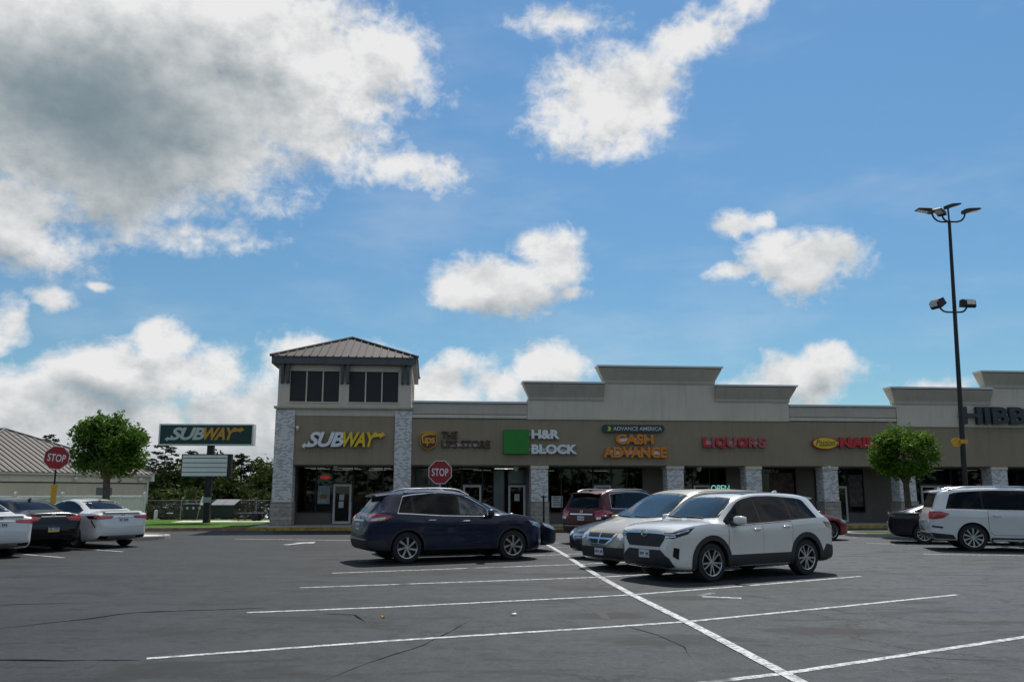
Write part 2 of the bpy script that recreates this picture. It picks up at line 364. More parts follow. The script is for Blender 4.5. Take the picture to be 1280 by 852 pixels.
M['tube_light'] = mat('ceiling_tube_light', (.8, .8, .76), .5, emit=((1.0, .95, .85), 1.5))
M['glass_clear'] = bpy.data.materials.new('shop_glass'); M['glass_clear'].use_nodes = True
def _glass(m, tint):
    T = NT(m.node_tree); o = m.node_tree.nodes['Material Output']; tr = T.n('ShaderNodeBsdfTransparent'); tr.inputs[0].default_value = (*tint, 1)
    gl = T.n('ShaderNodeBsdfGlossy'); gl.inputs['Roughness'].default_value = .02; fr = T.n('ShaderNodeFresnel'); fr.inputs[0].default_value = 1.45
    ms = T.n('ShaderNodeMixShader'); T.L.new(fr.outputs[0], ms.inputs[0]); T.L.new(tr.outputs[0], ms.inputs[1]); T.L.new(gl.outputs[0], ms.inputs[2]); T.L.new(ms.outputs[0], o.inputs[0])
_glass(M['glass_clear'], (.25, .265, .27))
M['glass_door'] = mat('door_glass', (.010, .012, .013), .05, spec=.4)
M['screen'] = mat('black_louver_screen', (.008, .008, .009), .5)
M['alu_white'] = mat('white_door_frame', (.62, .62, .60), .5, var=.04)
M['alu_dark'] = mat('dark_bronze_frame', (.03, .028, .026), .5)
M['black'] = mat('black_trim', (.014, .014, .015), .5)
M['black_plastic'] = mat('black_plastic_cladding', (.020, .020, .021), .62, var=.1, vscale=30)
M['black_gloss'] = mat('gloss_black', (.006, .006, .007), .18, spec=.35)
M['rubber'] = mat('tyre_rubber', (.016, .016, .016), .85, var=.15, vscale=20)
M['chrome'] = mat('chrome', (.72, .72, .71), .22, 1.0)
M['alloy'] = mat('alloy_rim', (.48, .49, .50), .28, .9)
M['alloy_dark'] = mat('dark_wheel_well', (.022, .022, .024), .6, .3)
M['auto_glass'] = mat('windscreen_glass', (.012, .020, .021), .02, spec=.8, coat=.25)
M['auto_tint'] = mat('tinted_glass', (.003, .0035, .004), .03, spec=.2)
M['lamp_red'] = mat('tail_lamp_red', (.34, .008, .012), .12, coat=1.0)
M['lamp_red_dark'] = mat('tail_lamp_dark_red', (.10, .005, .008), .12, coat=1.0)
M['lamp_clear'] = mat('headlamp_clear', (.50, .53, .56), .08, .4, coat=1.0)
M['lamp_amber'] = mat('lamp_amber', (.5, .16, .02), .15, coat=1.0)
M['plate'] = mat('licence_plate', (.55, .57, .58), .5, var=.3, vscale=25)
M['plate_blue'] = mat('plate_blue', (.03, .07, .22), .5)
M['plate_yellow'] = mat('plate_yellow', (.65, .50, .06), .5)
M['plate_ink'] = mat('plate_ink', (.06, .08, .12), .6)
M['pole'] = mat('dark_bronze_steel', (.020, .019, .020), .5, .3, var=.1)
M['steel'] = mat('galvanised_steel', (.36, .37, .38), .5, .7, var=.1)
M['sign_red'] = mat('stop_sign_red', (.28, .010, .014), .45, var=.06)
M['white'] = mat('white_paint', (.74, .74, .73), .5, var=.04)
M['lens'] = mat('lamp_lens', (.62, .62, .58), .3)
M['yellow'] = mat('yellow_plastic', (.62, .32, .02), .5, var=.12)
M['bark'] = mat('tree_bark', (.085, .068, .052), .95, var=.35, vscale=12, bump=.8, bscale=25)
M['leaf'] = leaf_mat('street_tree_leaves', (.018, .052, .006), (.080, .165, .012), trans=.34)
M['leaf_b'] = leaf_mat('street_tree_leaves_bright', (.022, .060, .006), (.110, .205, .015), trans=.36)
M['leaf_wood'] = leaf_mat('woodland_leaves', (.018, .038, .008), (.070, .098, .020), rough=.9, trans=.12)
M['leaf_pine'] = leaf_mat('pine_needles', (.010, .022, .010), (.030, .048, .018), trans=.1)
M['under'] = leaf_mat('undergrowth_leaves', (.018, .026, .008), (.060, .062, .022), trans=.1)
M['cream'] = mat('cream_siding', (.64, .58, .44), .85, var=.05, vscale=.6, streak=.12)
M['cream_light'] = mat('cream_fascia', (.70, .66, .54), .8, var=.05, streak=.1)
M['vinyl'] = mat('white_vinyl', (.78, .75, .73), .5)
M['dumpster'] = mat('dark_green_steel', (.020, .035, .030), .6, var=.2, vscale=3)
M['utility_green'] = mat('utility_box_green', (.030, .040, .026), .6, var=.15, vscale=3)
M['grey_lid'] = mat('grey_plastic_lid', (.16, .17, .18), .6, var=.1)

# ------------------------------------------------------------------ ground
def sheet(name, pts, z, m, cuts=0):
    b = MB(); b.add([(x, y, z) for x, y in pts], [tuple(range(len(pts)))])
    return tag(b.build(name, m), kind='structure')
YAW = R(5.5); B0 = Vector((-11.10, 40.11, 0))
UD = Vector((math.cos(YAW), math.sin(YAW), 0)); ND = Vector((-math.sin(YAW), math.cos(YAW), 0))
def bl(u, w): p = B0+UD*u+ND*w; return (p.x, p.y)

def terrain():
    b = MB(); xs = [-900, -300, -120, -80, -50, -30, -10, 20, 60, 120, 300, 900]
    ys = [-900, -300, -80, 0, 41, 56, 59, 63, 68, 80, 120, 250, 1200]
    zf = lambda y: -.06 if y <= 56 else -.06-1.05*min(1, (y-56)/12)
    vs = [(x, y, zf(y)) for y in ys for x in xs]; n = len(xs)
    b.add(vs, [(j*n+i, j*n+i+1, (j+1)*n+i+1, (j+1)*n+i) for j in range(len(ys)-1) for i in range(n-1)])
    tag(b.build('terrain', M['earth']), kind='structure')
terrain()
KW = -1.5                                   # kerb face of the shop pavement, in front of the pillars
p1, p2, p3 = bl(-7.6, KW), bl(70, KW), bl(-11.5, KW+.4)
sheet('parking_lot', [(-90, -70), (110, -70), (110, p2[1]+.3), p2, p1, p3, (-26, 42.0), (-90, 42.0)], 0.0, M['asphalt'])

def bl_box(b, u0, u1, w0, w1, z0, z1): return b.box(u0, u1, w0, w1, z0, z1)
def local(o): o.location = B0; o.rotation_euler = (0, 0, YAW); return o

b = MB(); b.box(-.75, 72, KW+.16, 2.4, -.05, .15); tag(local(b.build('pavement', M['sidewalk'])), kind='structure')
b = MB(); b.box(-.75, 72, KW, KW+.158, -.05, .148); o = tag(local(b.build('kerb', M['kerb_yellow'])), kind='structure')
b = MB(); b.box(-7.6, -.752, KW, KW+.16, -.05, .145); b.prism([(-7.6, KW), (-7.6, KW+.16), (-11.5, KW+.60), (-11.5, KW+.42)], 'z', -.05, .143)
tag(local(b.build('kerb', M['kerb_tan'])), kind='structure')
# lawn behind that kerb, with a strip of pale concrete path
b = MB(); b.prism([(-.76, KW+.17), (-7.6, KW+.17), (-11.5, KW+.62), (-12.2, KW+.8), (-12.2, 12), (-.5, 12)], 'z', -.05, .10)
tag(local(b.build('lawn', M['grass'])), kind='structure')
b = MB(); b.box(-6.6, -.55, 7.1, 9.6, .05, .106); tag(local(b.build('path', M['pale_path'])), kind='structure')

# ------------------------------------------------------------------ painted markings and cracks
def ribbon(name, pts, width, m, z=.004, kind='structure', taper=False, jag=0.0, seed=1):
    rnd = random.Random(seed); P = [Vector((x, y, 0)) for x, y in pts]
    Q = []
    for a, c in zip(P, P[1:]):
        n = max(1, int((c-a).length/.25))
        for i in range(n): Q.append(a.lerp(c, i/n))
    Q.append(P[-1]); n = len(Q); vs = []
    for i, p in enumerate(Q):
        d = (Q[min(i+1, n-1)]-Q[max(i-1, 0)]).normalized(); s = Vector((-d.y, d.x, 0))
        w = width/2*(1+jag*rnd.uniform(-1, 1))
        if taper: w *= max(.12, 1-abs(2*i/(n-1)-1)**3)
        off = s*(jag*width*.6*rnd.uniform(-1, 1))
        vs += [p+off+s*w+Vector((0, 0, z)), p+off-s*w+Vector((0, 0, z))]
    b = MB(); b.add(vs, [(2*i, 2*i+1, 2*i+3, 2*i+2) for i in range(n-1)])
    return tag(b.build(name, m), kind=kind)
PL = 'parking_line'
ribbon(PL, [(3.2, 1.2), (2.59, 8.05), (2.30, 11.66), (2.0, 14.65), (1.77, 17.63), (1.59, 20.72), (1.43, 24.0), (1.1, 29.0)], .13, M['line'], .008)
ribbon(PL, [(-3.3, 5.6), (1.88, 8.09), (2.59, 8.43), (6.03, 10.45), (7.6, 11.35)], .10, M['line'], seed=2)
ribbon(PL, [(-3.75, 9.14), (-1.4, 10.2), (0.95, 11.1), (2.30, 11.66), (4.8, 13.1), (7.41, 14.65)], .095, M['line'], seed=3)
ribbon(PL, [(-3.76, 12.52), (-1.85, 13.1), (1.16, 14.28), (2.0, 14.65), (4.4, 16.1), (7.08, 17.80)], .095, M['line'], seed=4)
ribbon(PL, [(-3.79, 15.70), (.7, 17.25), (1.77, 17.63), (4.2, 19.0), (6.95, 20.75)], .095, M['line'], seed=5)
ribbon(PL, [(-3.80, 18.49), (1.59, 20.72), (4.0, 22.1), (6.8, 23.7)], .095, M['line'], seed=6)
ribbon(PL, [(-3.8, 21.6), (.43, 23.41), (1.43, 24.0), (6.7, 26.9)], .095, M['line'], seed=7)
ribbon(PL, [(-3.8, 24.7), (1.25, 26.9), (6.6, 29.8)], .095, M['line_worn'], seed=8)
ribbon(PL, [(1.1, 29.0), (5.9, 31.7)], .095, M['line_worn'], seed=9)
ribbon(PL, [(-10.14, 31.82), (-5.81, 30.9), (.5, 29.9)], .12, M['line'], seed=10)
ribbon(PL, [(11.37, 24.1), (13.91, 23.5), (16.5, 22.9)], .10, M['line'], seed=11)
ribbon(PL, [(11.9, 29.2), (13.6, 28.2), (17.4, 27.3)], .10, M['line'], seed=12)
ribbon(PL, [(10.8, 33.0), (12.9, 32.6)], .22, M['line_worn'], seed=12)
ribbon(PL, [(-11.2, 25.1), (-14.3, 27.2)], .10, M['line'], seed=13)
ribbon(PL, [(-11.7, 22.8), (-14.4, 24.7)], .10, M['line'], seed=14)
b = MB(); A = Vector((-7.37, 28.3, 0)); dv = Vector((.46, 1.3, 0)).normalized(); sv2 = Vector((dv.y, -dv.x, 0))
def AP(a, s): q = A+dv*a+sv2*s; return (q.x, q.y)
b.add([(*AP(0, -.12), .004), (*AP(0, .12), .004), (*AP(1.0, .12), .004), (*AP(1.0, -.12), .004)], [(0, 1, 2, 3)])
b.add([(*AP(1.0, -.42), .004), (*AP(1.0, .42), .004), (*AP(1.8, 0), .004)], [(0, 1, 2)])
tag(b.build('painted_arrow', M['line']), kind='structure')
CK = 'pavement_crack'
for i, (pts, w) in enumerate([
    ([(-7.2, 8.55), (-5.6, 9.05), (-3.78, 9.05)], .035),
    ([(-6.6, 10.9), (-5.75, 11.9), (-5.35, 12.55), (-4.6, 12.75), (-3.6, 13.0)], .04),
        ([(-1.75, 7.95), (-1.45, 8.9), (-1.0, 9.9), (-.75, 10.9), (-.55, 11.9)], .035),
    ([(-2.7, 12.4), (-2.2, 12.3), (-1.95, 11.7)], .02),
    ([(1.35, 11.55), (1.75, 10.6), (1.9, 9.8), (1.85, 9.2)], .035),
    ([(3.5, 9.9), (3.9, 9.4), (4.5, 9.1), (5.2, 9.0)], .022),
    ([(4.6, 13.2), (4.75, 12.5), (5.1, 12.2), (5.5, 11.5), (6.1, 11.4)], .022),
    ([(3.75, 14.6), (3.95, 14.45), (4.15, 14.2)], .05),
    ([(5.9, 12.6), (6.15, 12.5)], .07),
    ([(-11, 14.5), (-8.5, 13.2), (-6.6, 13.6)], .025)]):
    ribbon(CK, pts, w*(1.5 if pts[0][0] < -2.6 else .45), M['crack' if pts[0][0] < -2.6 else 'crack_fine'], .003, taper=True, jag=.75, seed=30+i)
ribbon('tyre_stain', [(1.0, 13.75), (1.18, 13.1), (1.25, 12.5), (1.28, 11.75)], .16, M['stain'], .0025, taper=True, jag=.2, seed=50)
ribbon('tyre_stain', [(-.2, 16.3), (.9, 16.1), (2.0, 16.3)], .28, M['stain'], .0025, taper=True, jag=.3, seed=51)
ribbon('paint_scuff', [(3.05, 14.55), (3.4, 14.9)], .10, M['line_worn'], .003, jag=.5, seed=52)
ribbon('paint_scuff', [(3.1, 14.35), (3.7, 14.2)], .14, M['line_worn'], .003, jag=.5, seed=53)
rnd = random.Random(9)
def litter(name, x, y, s, m, label, cat):
    b = MB(); n = 7; pts = []
    for i in range(n):
        a = 2*math.pi*i/n; r_ = s*rnd.uniform(.6, 1); pts.append((x+r_*1.5*math.cos(a), y+r_*math.sin(a), .012+rnd.uniform(0, .03)))
    b.add(pts+[(p[0], p[1], .006) for p in pts], [tuple(range(n)), tuple(range(2*n-1, n-1, -1))]+[(i, (i+1) % n, n+(i+1) % n, n+i) for i in range(n)])
    tag(b.build(name, m), label, cat)
litter('crumpled_paper', 0.02, 12.25, .04, M['white'], 'crumpled white scrap of paper lying on the bare asphalt', 'litter')
litter('fallen_leaf', -1.75, 12.0, .022, M['yellow'], 'yellow fallen leaf on the asphalt left of the paper scrap', 'leaf')

# kerbed islands
def island(name_lbl, outline, top_mat, kerb_w=.16, h=.14):
    n = len(outline); c = sum((Vector((x, y, 0)) for x, y in outline), Vector())/n
    inner = []
    for i, (x, y) in enumerate(outline):
        a = Vector((*outline[i-1], 0)); d = Vector((*outline[(i+1) % n], 0)); t = (d-a).normalized(); inn = Vector((-t.y, t.x, 0))*kerb_w
        inner.append((x+inn.x, y+inn.y))
    b = MB(); vs = [(x, y, -.05) for x, y in outline]+[(x, y, h-.02) for x, y in outline]+[(x+(c.x-x)*.004, y+(c.y-y)*.004, h) for x, y in outline]+[(x, y, h) for x, y in inner]+[(x, y, h-.04) for x, y in inner]
    fs = []
    for r_ in range(4):
        for i in range(n): j = (i+1) % n; fs.append((r_*n+i, r_*n+j, (r_+1)*n+j, (r_+1)*n+i))
    b.add(vs, fs); tag(b.build('island_kerb', M['concrete']), kind='structure')
    b = MB(); b.add([(x, y, h-.03) for x, y in inner], [tuple(range(n))]); tag(b.build('island_top', top_mat), kind='structure')
def capsule(x0, y0, x1, y1, r_, n=10):
    a = math.atan2(y1-y0, x1-x0); pts = []
    for i in range(n+1): t = a-math.pi/2+math.pi*i/n; pts.append((x1+r_*math.cos(t), y1+r_*math.sin(t)))
    for i in range(n+1): t = a+math.pi/2+math.pi*i/n; pts.append((x0+r_*math.cos(t), y0+r_*math.sin(t)))
    return pts
island('', capsule(-19.2, 34.6, -13.9, 31.8, 1.3), M['pale_path'])
island('', capsule(14.3, 34.1, 24.0, 33.1, 1.15), M['grass'])

# ------------------------------------------------------------------ the shopping centre
mall = local(empty('shopping_center', label='long taupe and grey strip mall with stepped parapets and a roofed corner tower', cat='building'))
def part(b, name, m, parent=None, smooth=None): return b.build(name, m, parent or mall, smooth)
SOF, BAND = 2.97, 5.17
UEND = 62.0
# beige sign band above the colonnade, then the grey parapet wall above it
b = MB(); b.box(6.32, UEND, 0, .35, SOF, BAND); part(b, 'sign_band', M['stucco_beige'])
for a, c in ((6.33, 11.90), (25.10, 30.75)):
    b = MB(); b.box(a, c, .02, .33, BAND, 5.93); part(b, 'parapet_wall', M['cornice'])
b = MB(); b.box(11.90, 25.10, -.05, .34, BAND, 6.12); b.box(12.0, 25.0, -.049, .341, 6.12, 6.1201)
b.box(15.6, 21.35, -.05, .34, 6.121, 6.98)
part(b, 'raised_wall', M['stucco_light'])
b = MB(); b.box(30.75, 46.5, -.05, .34, BAND-.22, 6.12); b.box(35.55, 41.3, -.05, .34, 6.121, 6.98)
part(b, 'raised_wall', M['stucco_light'])
def cornice(u0, u1, z0, z1, lf=True, rt=True):
    """cavetto cornice: small at the bottom, flaring out to the coping, mitred ends"""
    prof = [(0.0, 0.0), (.05, 0.0), (.06, .16), (.07, .20), (.14, .36), (.22, .55), (.31, .76), (.34, .88), (.38, .90)]
    H = z1-z0; L = []
    ring = []
    for o_, t in prof:
        a = u0-(o_ if lf else 0); c = u1+(o_ if rt else 0)
        ring.append([(a, -.052-o_*.9, z0+t*H), (c, -.052-o_*.9, z0+t*H), (c, .345, z0+t*H), (a, .345, z0+t*H)])
    b = MB(); vs = [v for r_ in ring for v in r_]; n = len(ring); fs = []
    for i in range(n-1):
        for k in range(4): fs.append((i*4+k, i*4+(k+1) % 4, (i+1)*4+(k+1) % 4, (i+1)*4+k))
    fs += [(3, 2, 1, 0), tuple((n-1)*4+k for k in range(4))]
    b.add(vs, fs); o = part(b, 'cornice', M['cornice'])
    e = .40; a = u0-(e if lf else 0); c = u1+(e if rt else 0)
    b = MB(); b.box(a, c, -.052-.37, .36, z0+.90*H, z1); part(b, 'coping', M['cap'], o)
    b = MB(); b.box(u0-(.058 if lf else 0), u1+(.058 if rt else 0), -.052-.058, .346, z0+.175*H, z0+.205*H); part(b, 'joint_line', M['joint'], o)
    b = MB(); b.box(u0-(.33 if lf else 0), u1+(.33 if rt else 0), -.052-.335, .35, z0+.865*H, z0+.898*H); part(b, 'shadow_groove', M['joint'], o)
cornice(12.02, 15.68, 6.12, 7.0, True, False)
cornice(15.72, 21.27, 6.98, 7.84)
cornice(21.31, 25.08, 6.12, 6.95, False, True)
cornice(30.72, 35.85, 6.10, 6.95, True, False)
cornice(35.68, 41.2, 6.98, 7.84)
cornice(41.25, 46.4, 6.12, 6.95, False, True)
for (a, c) in ((6.34, 11.88), (25.12, 30.72)):
    b = MB(); b.box(a, c, -.10, .36, 5.93, 6.02); part(b, 'coping', M['cap'])
    b = MB(); b.box(a, c, -.035, .018, 5.40, 5.90); part(b, 'parapet_panel', M['cornice'])
    b = MB(); b.box(a, c, -.025, .019, 5.885, 5.928); b.box(a, c, -.018, .0195, 5.368, 5.398); b.box(a, c, -.03, .0185, 5.172, 5.205); part(b, 'joint_line', M['joint'])
    b = MB(); b.box(a, c, -.045, .017, 5.207, 5.366); part(b, 'parapet_trim', M['stucco_light'])
# more of the mall past the frame: plain low parapet
b = MB(); b.box(46.5, UEND, .02, .33, BAND, 5.93); part(b, 'parapet_wall', M['stucco_grey'])
# flat roof, back and end walls, soffit
b = MB(); b.box(6.5, UEND, .35, 22, 4.55, 4.7); b.box(-.05, 6.49, 6.9, 22, 4.55, 4.7); part(b, 'roof', M['cornice'])
b = MB(); b.box(-.05, .25, 2.7, 22, 0, 5.2); b.box(-.05, UEND, 22.01, 22.3, 0, 5.2); b.box(UEND-.3, UEND, .36, 22, 0, 5.2); part(b, 'outer_wall', M['stucco_beige'])
b = MB(); b.box(.2, UEND-.31, .36, 2.6, SOF-.02, SOF+.06); part(b, 'soffit', M['soffit'])
# pillars
def pillar(u0, u1, top, w0=-.02, w1=.80, cap=True):
    b = MB(); b.box(u0, u1, w0, w1, 1.24, top); o = part(b, 'pillar', M['brick'])
    b = MB(); b.box(u0-.04, u1+.04, w0-.05, w1+.04, .14, 1.20); part(b, 'pillar_base', M['stone'], o)
    b = MB(); b.box(u0-.05, u1+.05, w0-.06, w1+.05, 1.20, 1.245); part(b, 'pillar_ledge', M['stone'], o)
    if cap:
        b = MB(); b.box(u0-.03, u1+.03, w0-.04, w1+.03, top-.002, SOF-.021); part(b, 'pillar_cap', M['stucco_light'], o)
pillar(-.07, .83, 5.52, w0=-.06, cap=False)
pillar(5.53, 6.33, 5.52, w0=-.06, cap=False)
for u0, u1 in ((12.08, 12.89), (18.76, 19.58), (22.74, 23.52), (26.68, 27.44), (30.64, 31.49), (35.58, 36.42), (40.4, 41.2), (45.0, 45.8), (50, 50.8), (55, 55.8)):
    pillar(u0, u1, 2.80, w0=-.015)
# tower
b = MB(); b.box(.83, 5.53, .03, .35, SOF, 5.27); part(b, 'sign_panel', M['stucco_beige'])
b = MB(); b.box(-.06, 6.32, .02, 6.9, 5.521, 5.60); b.box(.831, 5.529, .015, .34, 5.271, 5.52); b.box(-.05, .0, .8, 6.9, 0, 5.52); part(b, 'tower_band', M['stucco_light'])
b = MB(); b.box(-.16, 6.42, -.13, 6.98, 5.60, 5.70); part(b, 'tower_ledge', M['cornice'])
TU0, TU1, TW0, TW1, TZ0, TZ1 = -.03, 6.28, .02, 6.85, 5.70, 7.72
WIN = [(.52, 2.83), (3.30, 5.64)]; WZ0, WZ1 = 5.93, 7.40
b = MB(); T_ = .12
b.box(TU0, TU1, TW0, TW0+T_, TZ0, WZ0); b.box(TU0, TU1, TW0, TW0+T_, WZ1, TZ1)
for a, c in ((TU0, WIN[0][0]), (WIN[0][1], WIN[1][0]), (WIN[1][1], TU1)): b.box(a, c, TW0, TW0+T_, WZ0, WZ1)
b.box(TU0, TU0+T_, TW0+T_, TW1, TZ0, TZ1); b.box(TU0+T_, TU1-T_, TW1-T_, TW1, TZ0, TZ1)
SWIN = [(.75, 3.05), (3.75, 6.05)]
b.box(TU1-T_, TU1, TW0+T_, TW1, TZ0, WZ0); b.box(TU1-T_, TU1, TW0+T_, TW1, WZ1, TZ1)
for a, c in ((TW0+T_, SWIN[0][0]), (SWIN[0][1], SWIN[1][0]), (SWIN[1][1], TW1)): b.box(TU1-T_, TU1, a, c, WZ0, WZ1)
part(b, 'tower_wall', M['stucco_light'])
for a, c in WIN:
    b = MB(); b.box(a, c, TW0+.09, TW0+.11, WZ0, WZ1); o = part(b, 'tower_window', M['screen'])
    b = MB(); w_ = (c-a)/3
    for k in (1, 2): b.box(a+w_*k-.03, a+w_*k+.03, TW0+.02, TW0+.085, WZ0, WZ1)
    b.box(a-.05, c+.05, TW0-.03, TW0-.001, WZ1+.001, WZ1+.06); b.box(a-.05, c+.05, TW0-.04, TW0-.001, WZ0-.06, WZ0-.001)
    part(b, 'window_frame', M['stucco_light'], o)
for a, c in SWIN:
    b = MB(); b.box(TU1-.11, TU1-.09, a, c, WZ0, WZ1); o = part(b, 'tower_window', M['screen'])
    b = MB(); w_ = (c-a)/3
    for k in (1, 2): b.box(TU1-.085, TU1-.02, a+w_*k-.03, a+w_*k+.03, WZ0, WZ1)
    part(b, 'window_frame', M['stucco_light'], o)
b = MB(); EX0, EX1, EW0, EW1 = -.33, 6.50, -.34, 7.2
b.box(EX0, EX1, EW0, EW0+.12, 7.70, 8.05); b.box(EX0, EX1, EW1-.12, EW1, 7.70, 8.05); b.box(EX0, EX0+.12, EW0+.12, EW1-.12, 7.70, 8.05); b.box(EX1-.12, EX1, EW0+.12, EW1-.12, 7.70, 8.05)
b.box(EX0+.12, EX1-.12, EW0+.12, EW1-.12, 7.705, 7.76)
part(b, 'tower_fascia', M['trim_dark'])
for uu in (.10, .36, 2.90, 3.17, 5.78, 6.04):
    b = MB(); b.prism([(TW0-.001, 6.78), (TW0-.16, 6.84), (TW0-.26, 7.35), (TW0-.26, 7.70), (TW0-.001, 7.70)], 'x', uu, uu+.14); part(b, 'bracket', M['trim_dark'])
def hip_roof(name, x0, x1, y0, y1, z, h, m, rib_m, parent, pitch=.42, ov=.06, rib_w=.05, rib_h=.05, ridge_cap=True):
    """hip roof on a rectangle, with standing seams running up every slope"""
    x0 -= ov; x1 += ov; y0 -= ov; y1 += ov
    a = min(x1-x0, y1-y0)/2
    if (x1-x0) <= (y1-y0): R0, R1 = Vector(((x0+x1)/2, y0+a, z+h)), Vector(((x0+x1)/2, y1-a, z+h))
    else: R0, R1 = Vector((x0+a, (y0+y1)/2, z+h)), Vector((x1-a, (y0+y1)/2, z+h))
    c = [Vector((x0, y0, z)), Vector((x1, y0, z)), Vector((x1, y1, z)), Vector((x0, y1, z))]
    b = MB(); vs = c+[R0, R1]
    if (x1-x0) <= (y1-y0): fs = [(0, 1, 4), (1, 2, 5, 4), (2, 3, 5), (3, 0, 4, 5)]
    else: fs = [(0, 1, 5, 4), (1, 2, 5), (2, 3, 4, 5), (3, 0, 4)]
    b.add(vs, fs+[(3, 2, 1, 0)]); roof = b.build(name, m, parent)
    rb = MB()
    for f in fs:
        P = [vs[i] for i in f]; e0, e1 = P[0], P[1]; d = (e1-e0); L = d.length; d.normalize()
        nrm = (P[1]-P[0]).cross(P[2]-P[0]).normalized(); upv = nrm.cross(d); 
        if upv.z < 0: upv = -upv
        apex = [((p-e0).dot(d), (p-e0).dot(upv)) for p in P[2:]]; hs_ = apex[0][1]
        lo = min(q[0] for q in apex); hi = max(q[0] for q in apex)
        n = max(2, int(L/pitch))
        for k in range(n+1):
            s = L*k/n
            t = hs_*min(1, s/lo if lo > 1e-6 else 1, (L-s)/(L-hi) if L-hi > 1e-6 else 1)
            if t < .1: continue
            base = e0+d*s
            q = [base-d*rib_w/2, base+d*rib_w/2, base+d*rib_w/2+upv*t, base-d*rib_w/2+upv*t]
            rb.add([v+nrm*.001 for v in q]+[v+nrm*rib_h for v in q], [(4, 5, 6, 7), (0, 1, 5, 4), (1, 2, 6, 5), (2, 3, 7, 6), (3, 0, 4, 7)])
    rb.build('standing_seams', rib_m, roof)
    cb = MB()
    for p, q in ((c[0], R0), (c[1], R0 if (x1-x0) <= (y1-y0) else R1), (c[2], R1), (c[3], R1 if (x1-x0) <= (y1-y0) else R0)) + (((R0, R1),) if (R1-R0).length > .05 else ()):
        cb.tube([p+Vector((0, 0, .03)), q+Vector((0, 0, .05))], .075, 6)
    cb.build('ridge_cap', m, roof)
    return roof
hip_roof('tower_roof', EX0, EX1, EW0, EW1, 8.052, 1.50, M['roof_metal'], M['roof_rib'], mall, pitch=.36)

# storefronts, 2.4 m behind the pillars
SW = 2.4
OPEN_ = [(.771, 2.44, .74), (2.441, 3.429, .1), (3.43, 5.569, .29), (6.531, 8.84, .44), (8.841, 9.909, .1), (9.91, 11.1, .44), (11.101, 12.07, .1), (12.9, 15.52, .69), (15.521, 16.52, .1), (16.521, 18.1, .69),
 (19.6, 20.77, .69), (20.771, 21.68, .1), (21.681, 22.55, .69), (23.85, 26.3, .69), (27.4, 28.17, .69), (28.171, 29.1, .1), (29.101, 30.0, .69), (31.9, 33.12, .49), (33.121, 34.92, .1), (34.921, 36.65, .49), (36.75, 40.5, .49)]
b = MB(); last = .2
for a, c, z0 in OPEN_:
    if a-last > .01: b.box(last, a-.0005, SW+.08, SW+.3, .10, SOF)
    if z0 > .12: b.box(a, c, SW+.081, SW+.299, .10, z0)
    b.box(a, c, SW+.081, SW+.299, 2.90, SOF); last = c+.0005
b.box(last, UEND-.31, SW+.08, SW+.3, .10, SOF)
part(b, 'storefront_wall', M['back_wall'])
b = MB(); b.box(.25, 41.5, SW+.31, 11.5, .06, .12); b.box(.25, 41.5, 11.5, 11.6, .06, SOF)
for uu in (6.0, 12.45, 19.1, 23.1, 27.0, 31.0, 41.4): b.box(uu-.1, uu+.1, SW+.31, 11.49, .121, SOF)
part(b, 'interior_wall', M['interior'])
b = MB(); b.box(.25, 41.5, SW+.31, 11.49, SOF-.03, SOF-.005); part(b, 'interior_ceiling', M['interior'])
for k, (a, w0) in enumerate([(1.3, 4.2), (3.0, 4.2), (4.7, 4.2), (1.3, 6.4), (3.0, 6.4), (4.7, 6.4), (2.2, 8.6), (4.2, 8.6), (7.4, 5.0), (9.3, 5.0), (11.2, 5.0), (10.2, 8.0), (14.0, 9.0), (17.2, 9.0), (20.6, 8.5), (33.4, 5.0), (35.6, 5.0), (38.0, 5.0), (34.5, 8.0), (37.0, 8.0)]):
    b = MB(); b.box(a-.5, a+.5, w0-.09, w0+.09, SOF-.06, SOF-.031); part(b, 'ceiling_light', M['tube_light'])
b = MB(); b.box(1.0, 5.0, 7.2, 7.9, .121, 1.15); b.box(1.2, 2.6, 11.3, 11.49, 1.5, 2.4); b.box(3.2, 4.9, 11.3, 11.49, 1.5, 2.4); b.box(6.6, 11.4, 8.6, 9.1, .121, 1.1); b.box(13.2, 17.5, 7.0, 7.6, .121, 1.2); part(b, 'shop_counter', M['cream_light'])
for k, uu in enumerate((6.5, 8.0, 10.6, 19.7, 20.9, 22.1, 23.6, 24.8, 32.2, 35.2, 37.2, 39.0)):
    b = MB(); b.box(uu, uu+.35, 4.4, 8.6, .121, 1.7)
    for q in range(4): b.box(uu-.05, uu+.40, 4.35, 8.65, .4+.38*q, .43+.38*q)
    part(b, 'display_rack', M[('soffit', 'cream_light', 'back_wall')[k % 3]])
def pane(u0, u1, z0, z1, m='glass_dark', frame='alu_dark', mull=(), trans=(), name='shop_window', sill=True):
    b = MB(); b.box(u0, u1, SW+.03, SW+.06, z0, z1); o = part(b, name, M[m])
    f = MB(); t = .035
    f.box(u0-t, u1+t, SW, SW+.078, z1, z1+t*1.6); f.box(u0-t, u1+t, SW, SW+.078, z0-t*1.6, z0); f.box(u0-t, u0, SW, SW+.078, z0, z1); f.box(u1, u1+t, SW, SW+.078, z0, z1)
    for k in mull: f.box(k-t*.7, k+t*.7, SW+.003, SW+.028, z0, z1)
    for k in trans: f.box(u0, u1, SW+.005, SW+.0275, k-t*.7, k+t*.7)
    part(f, 'window_frame', M[frame], o)
    return o
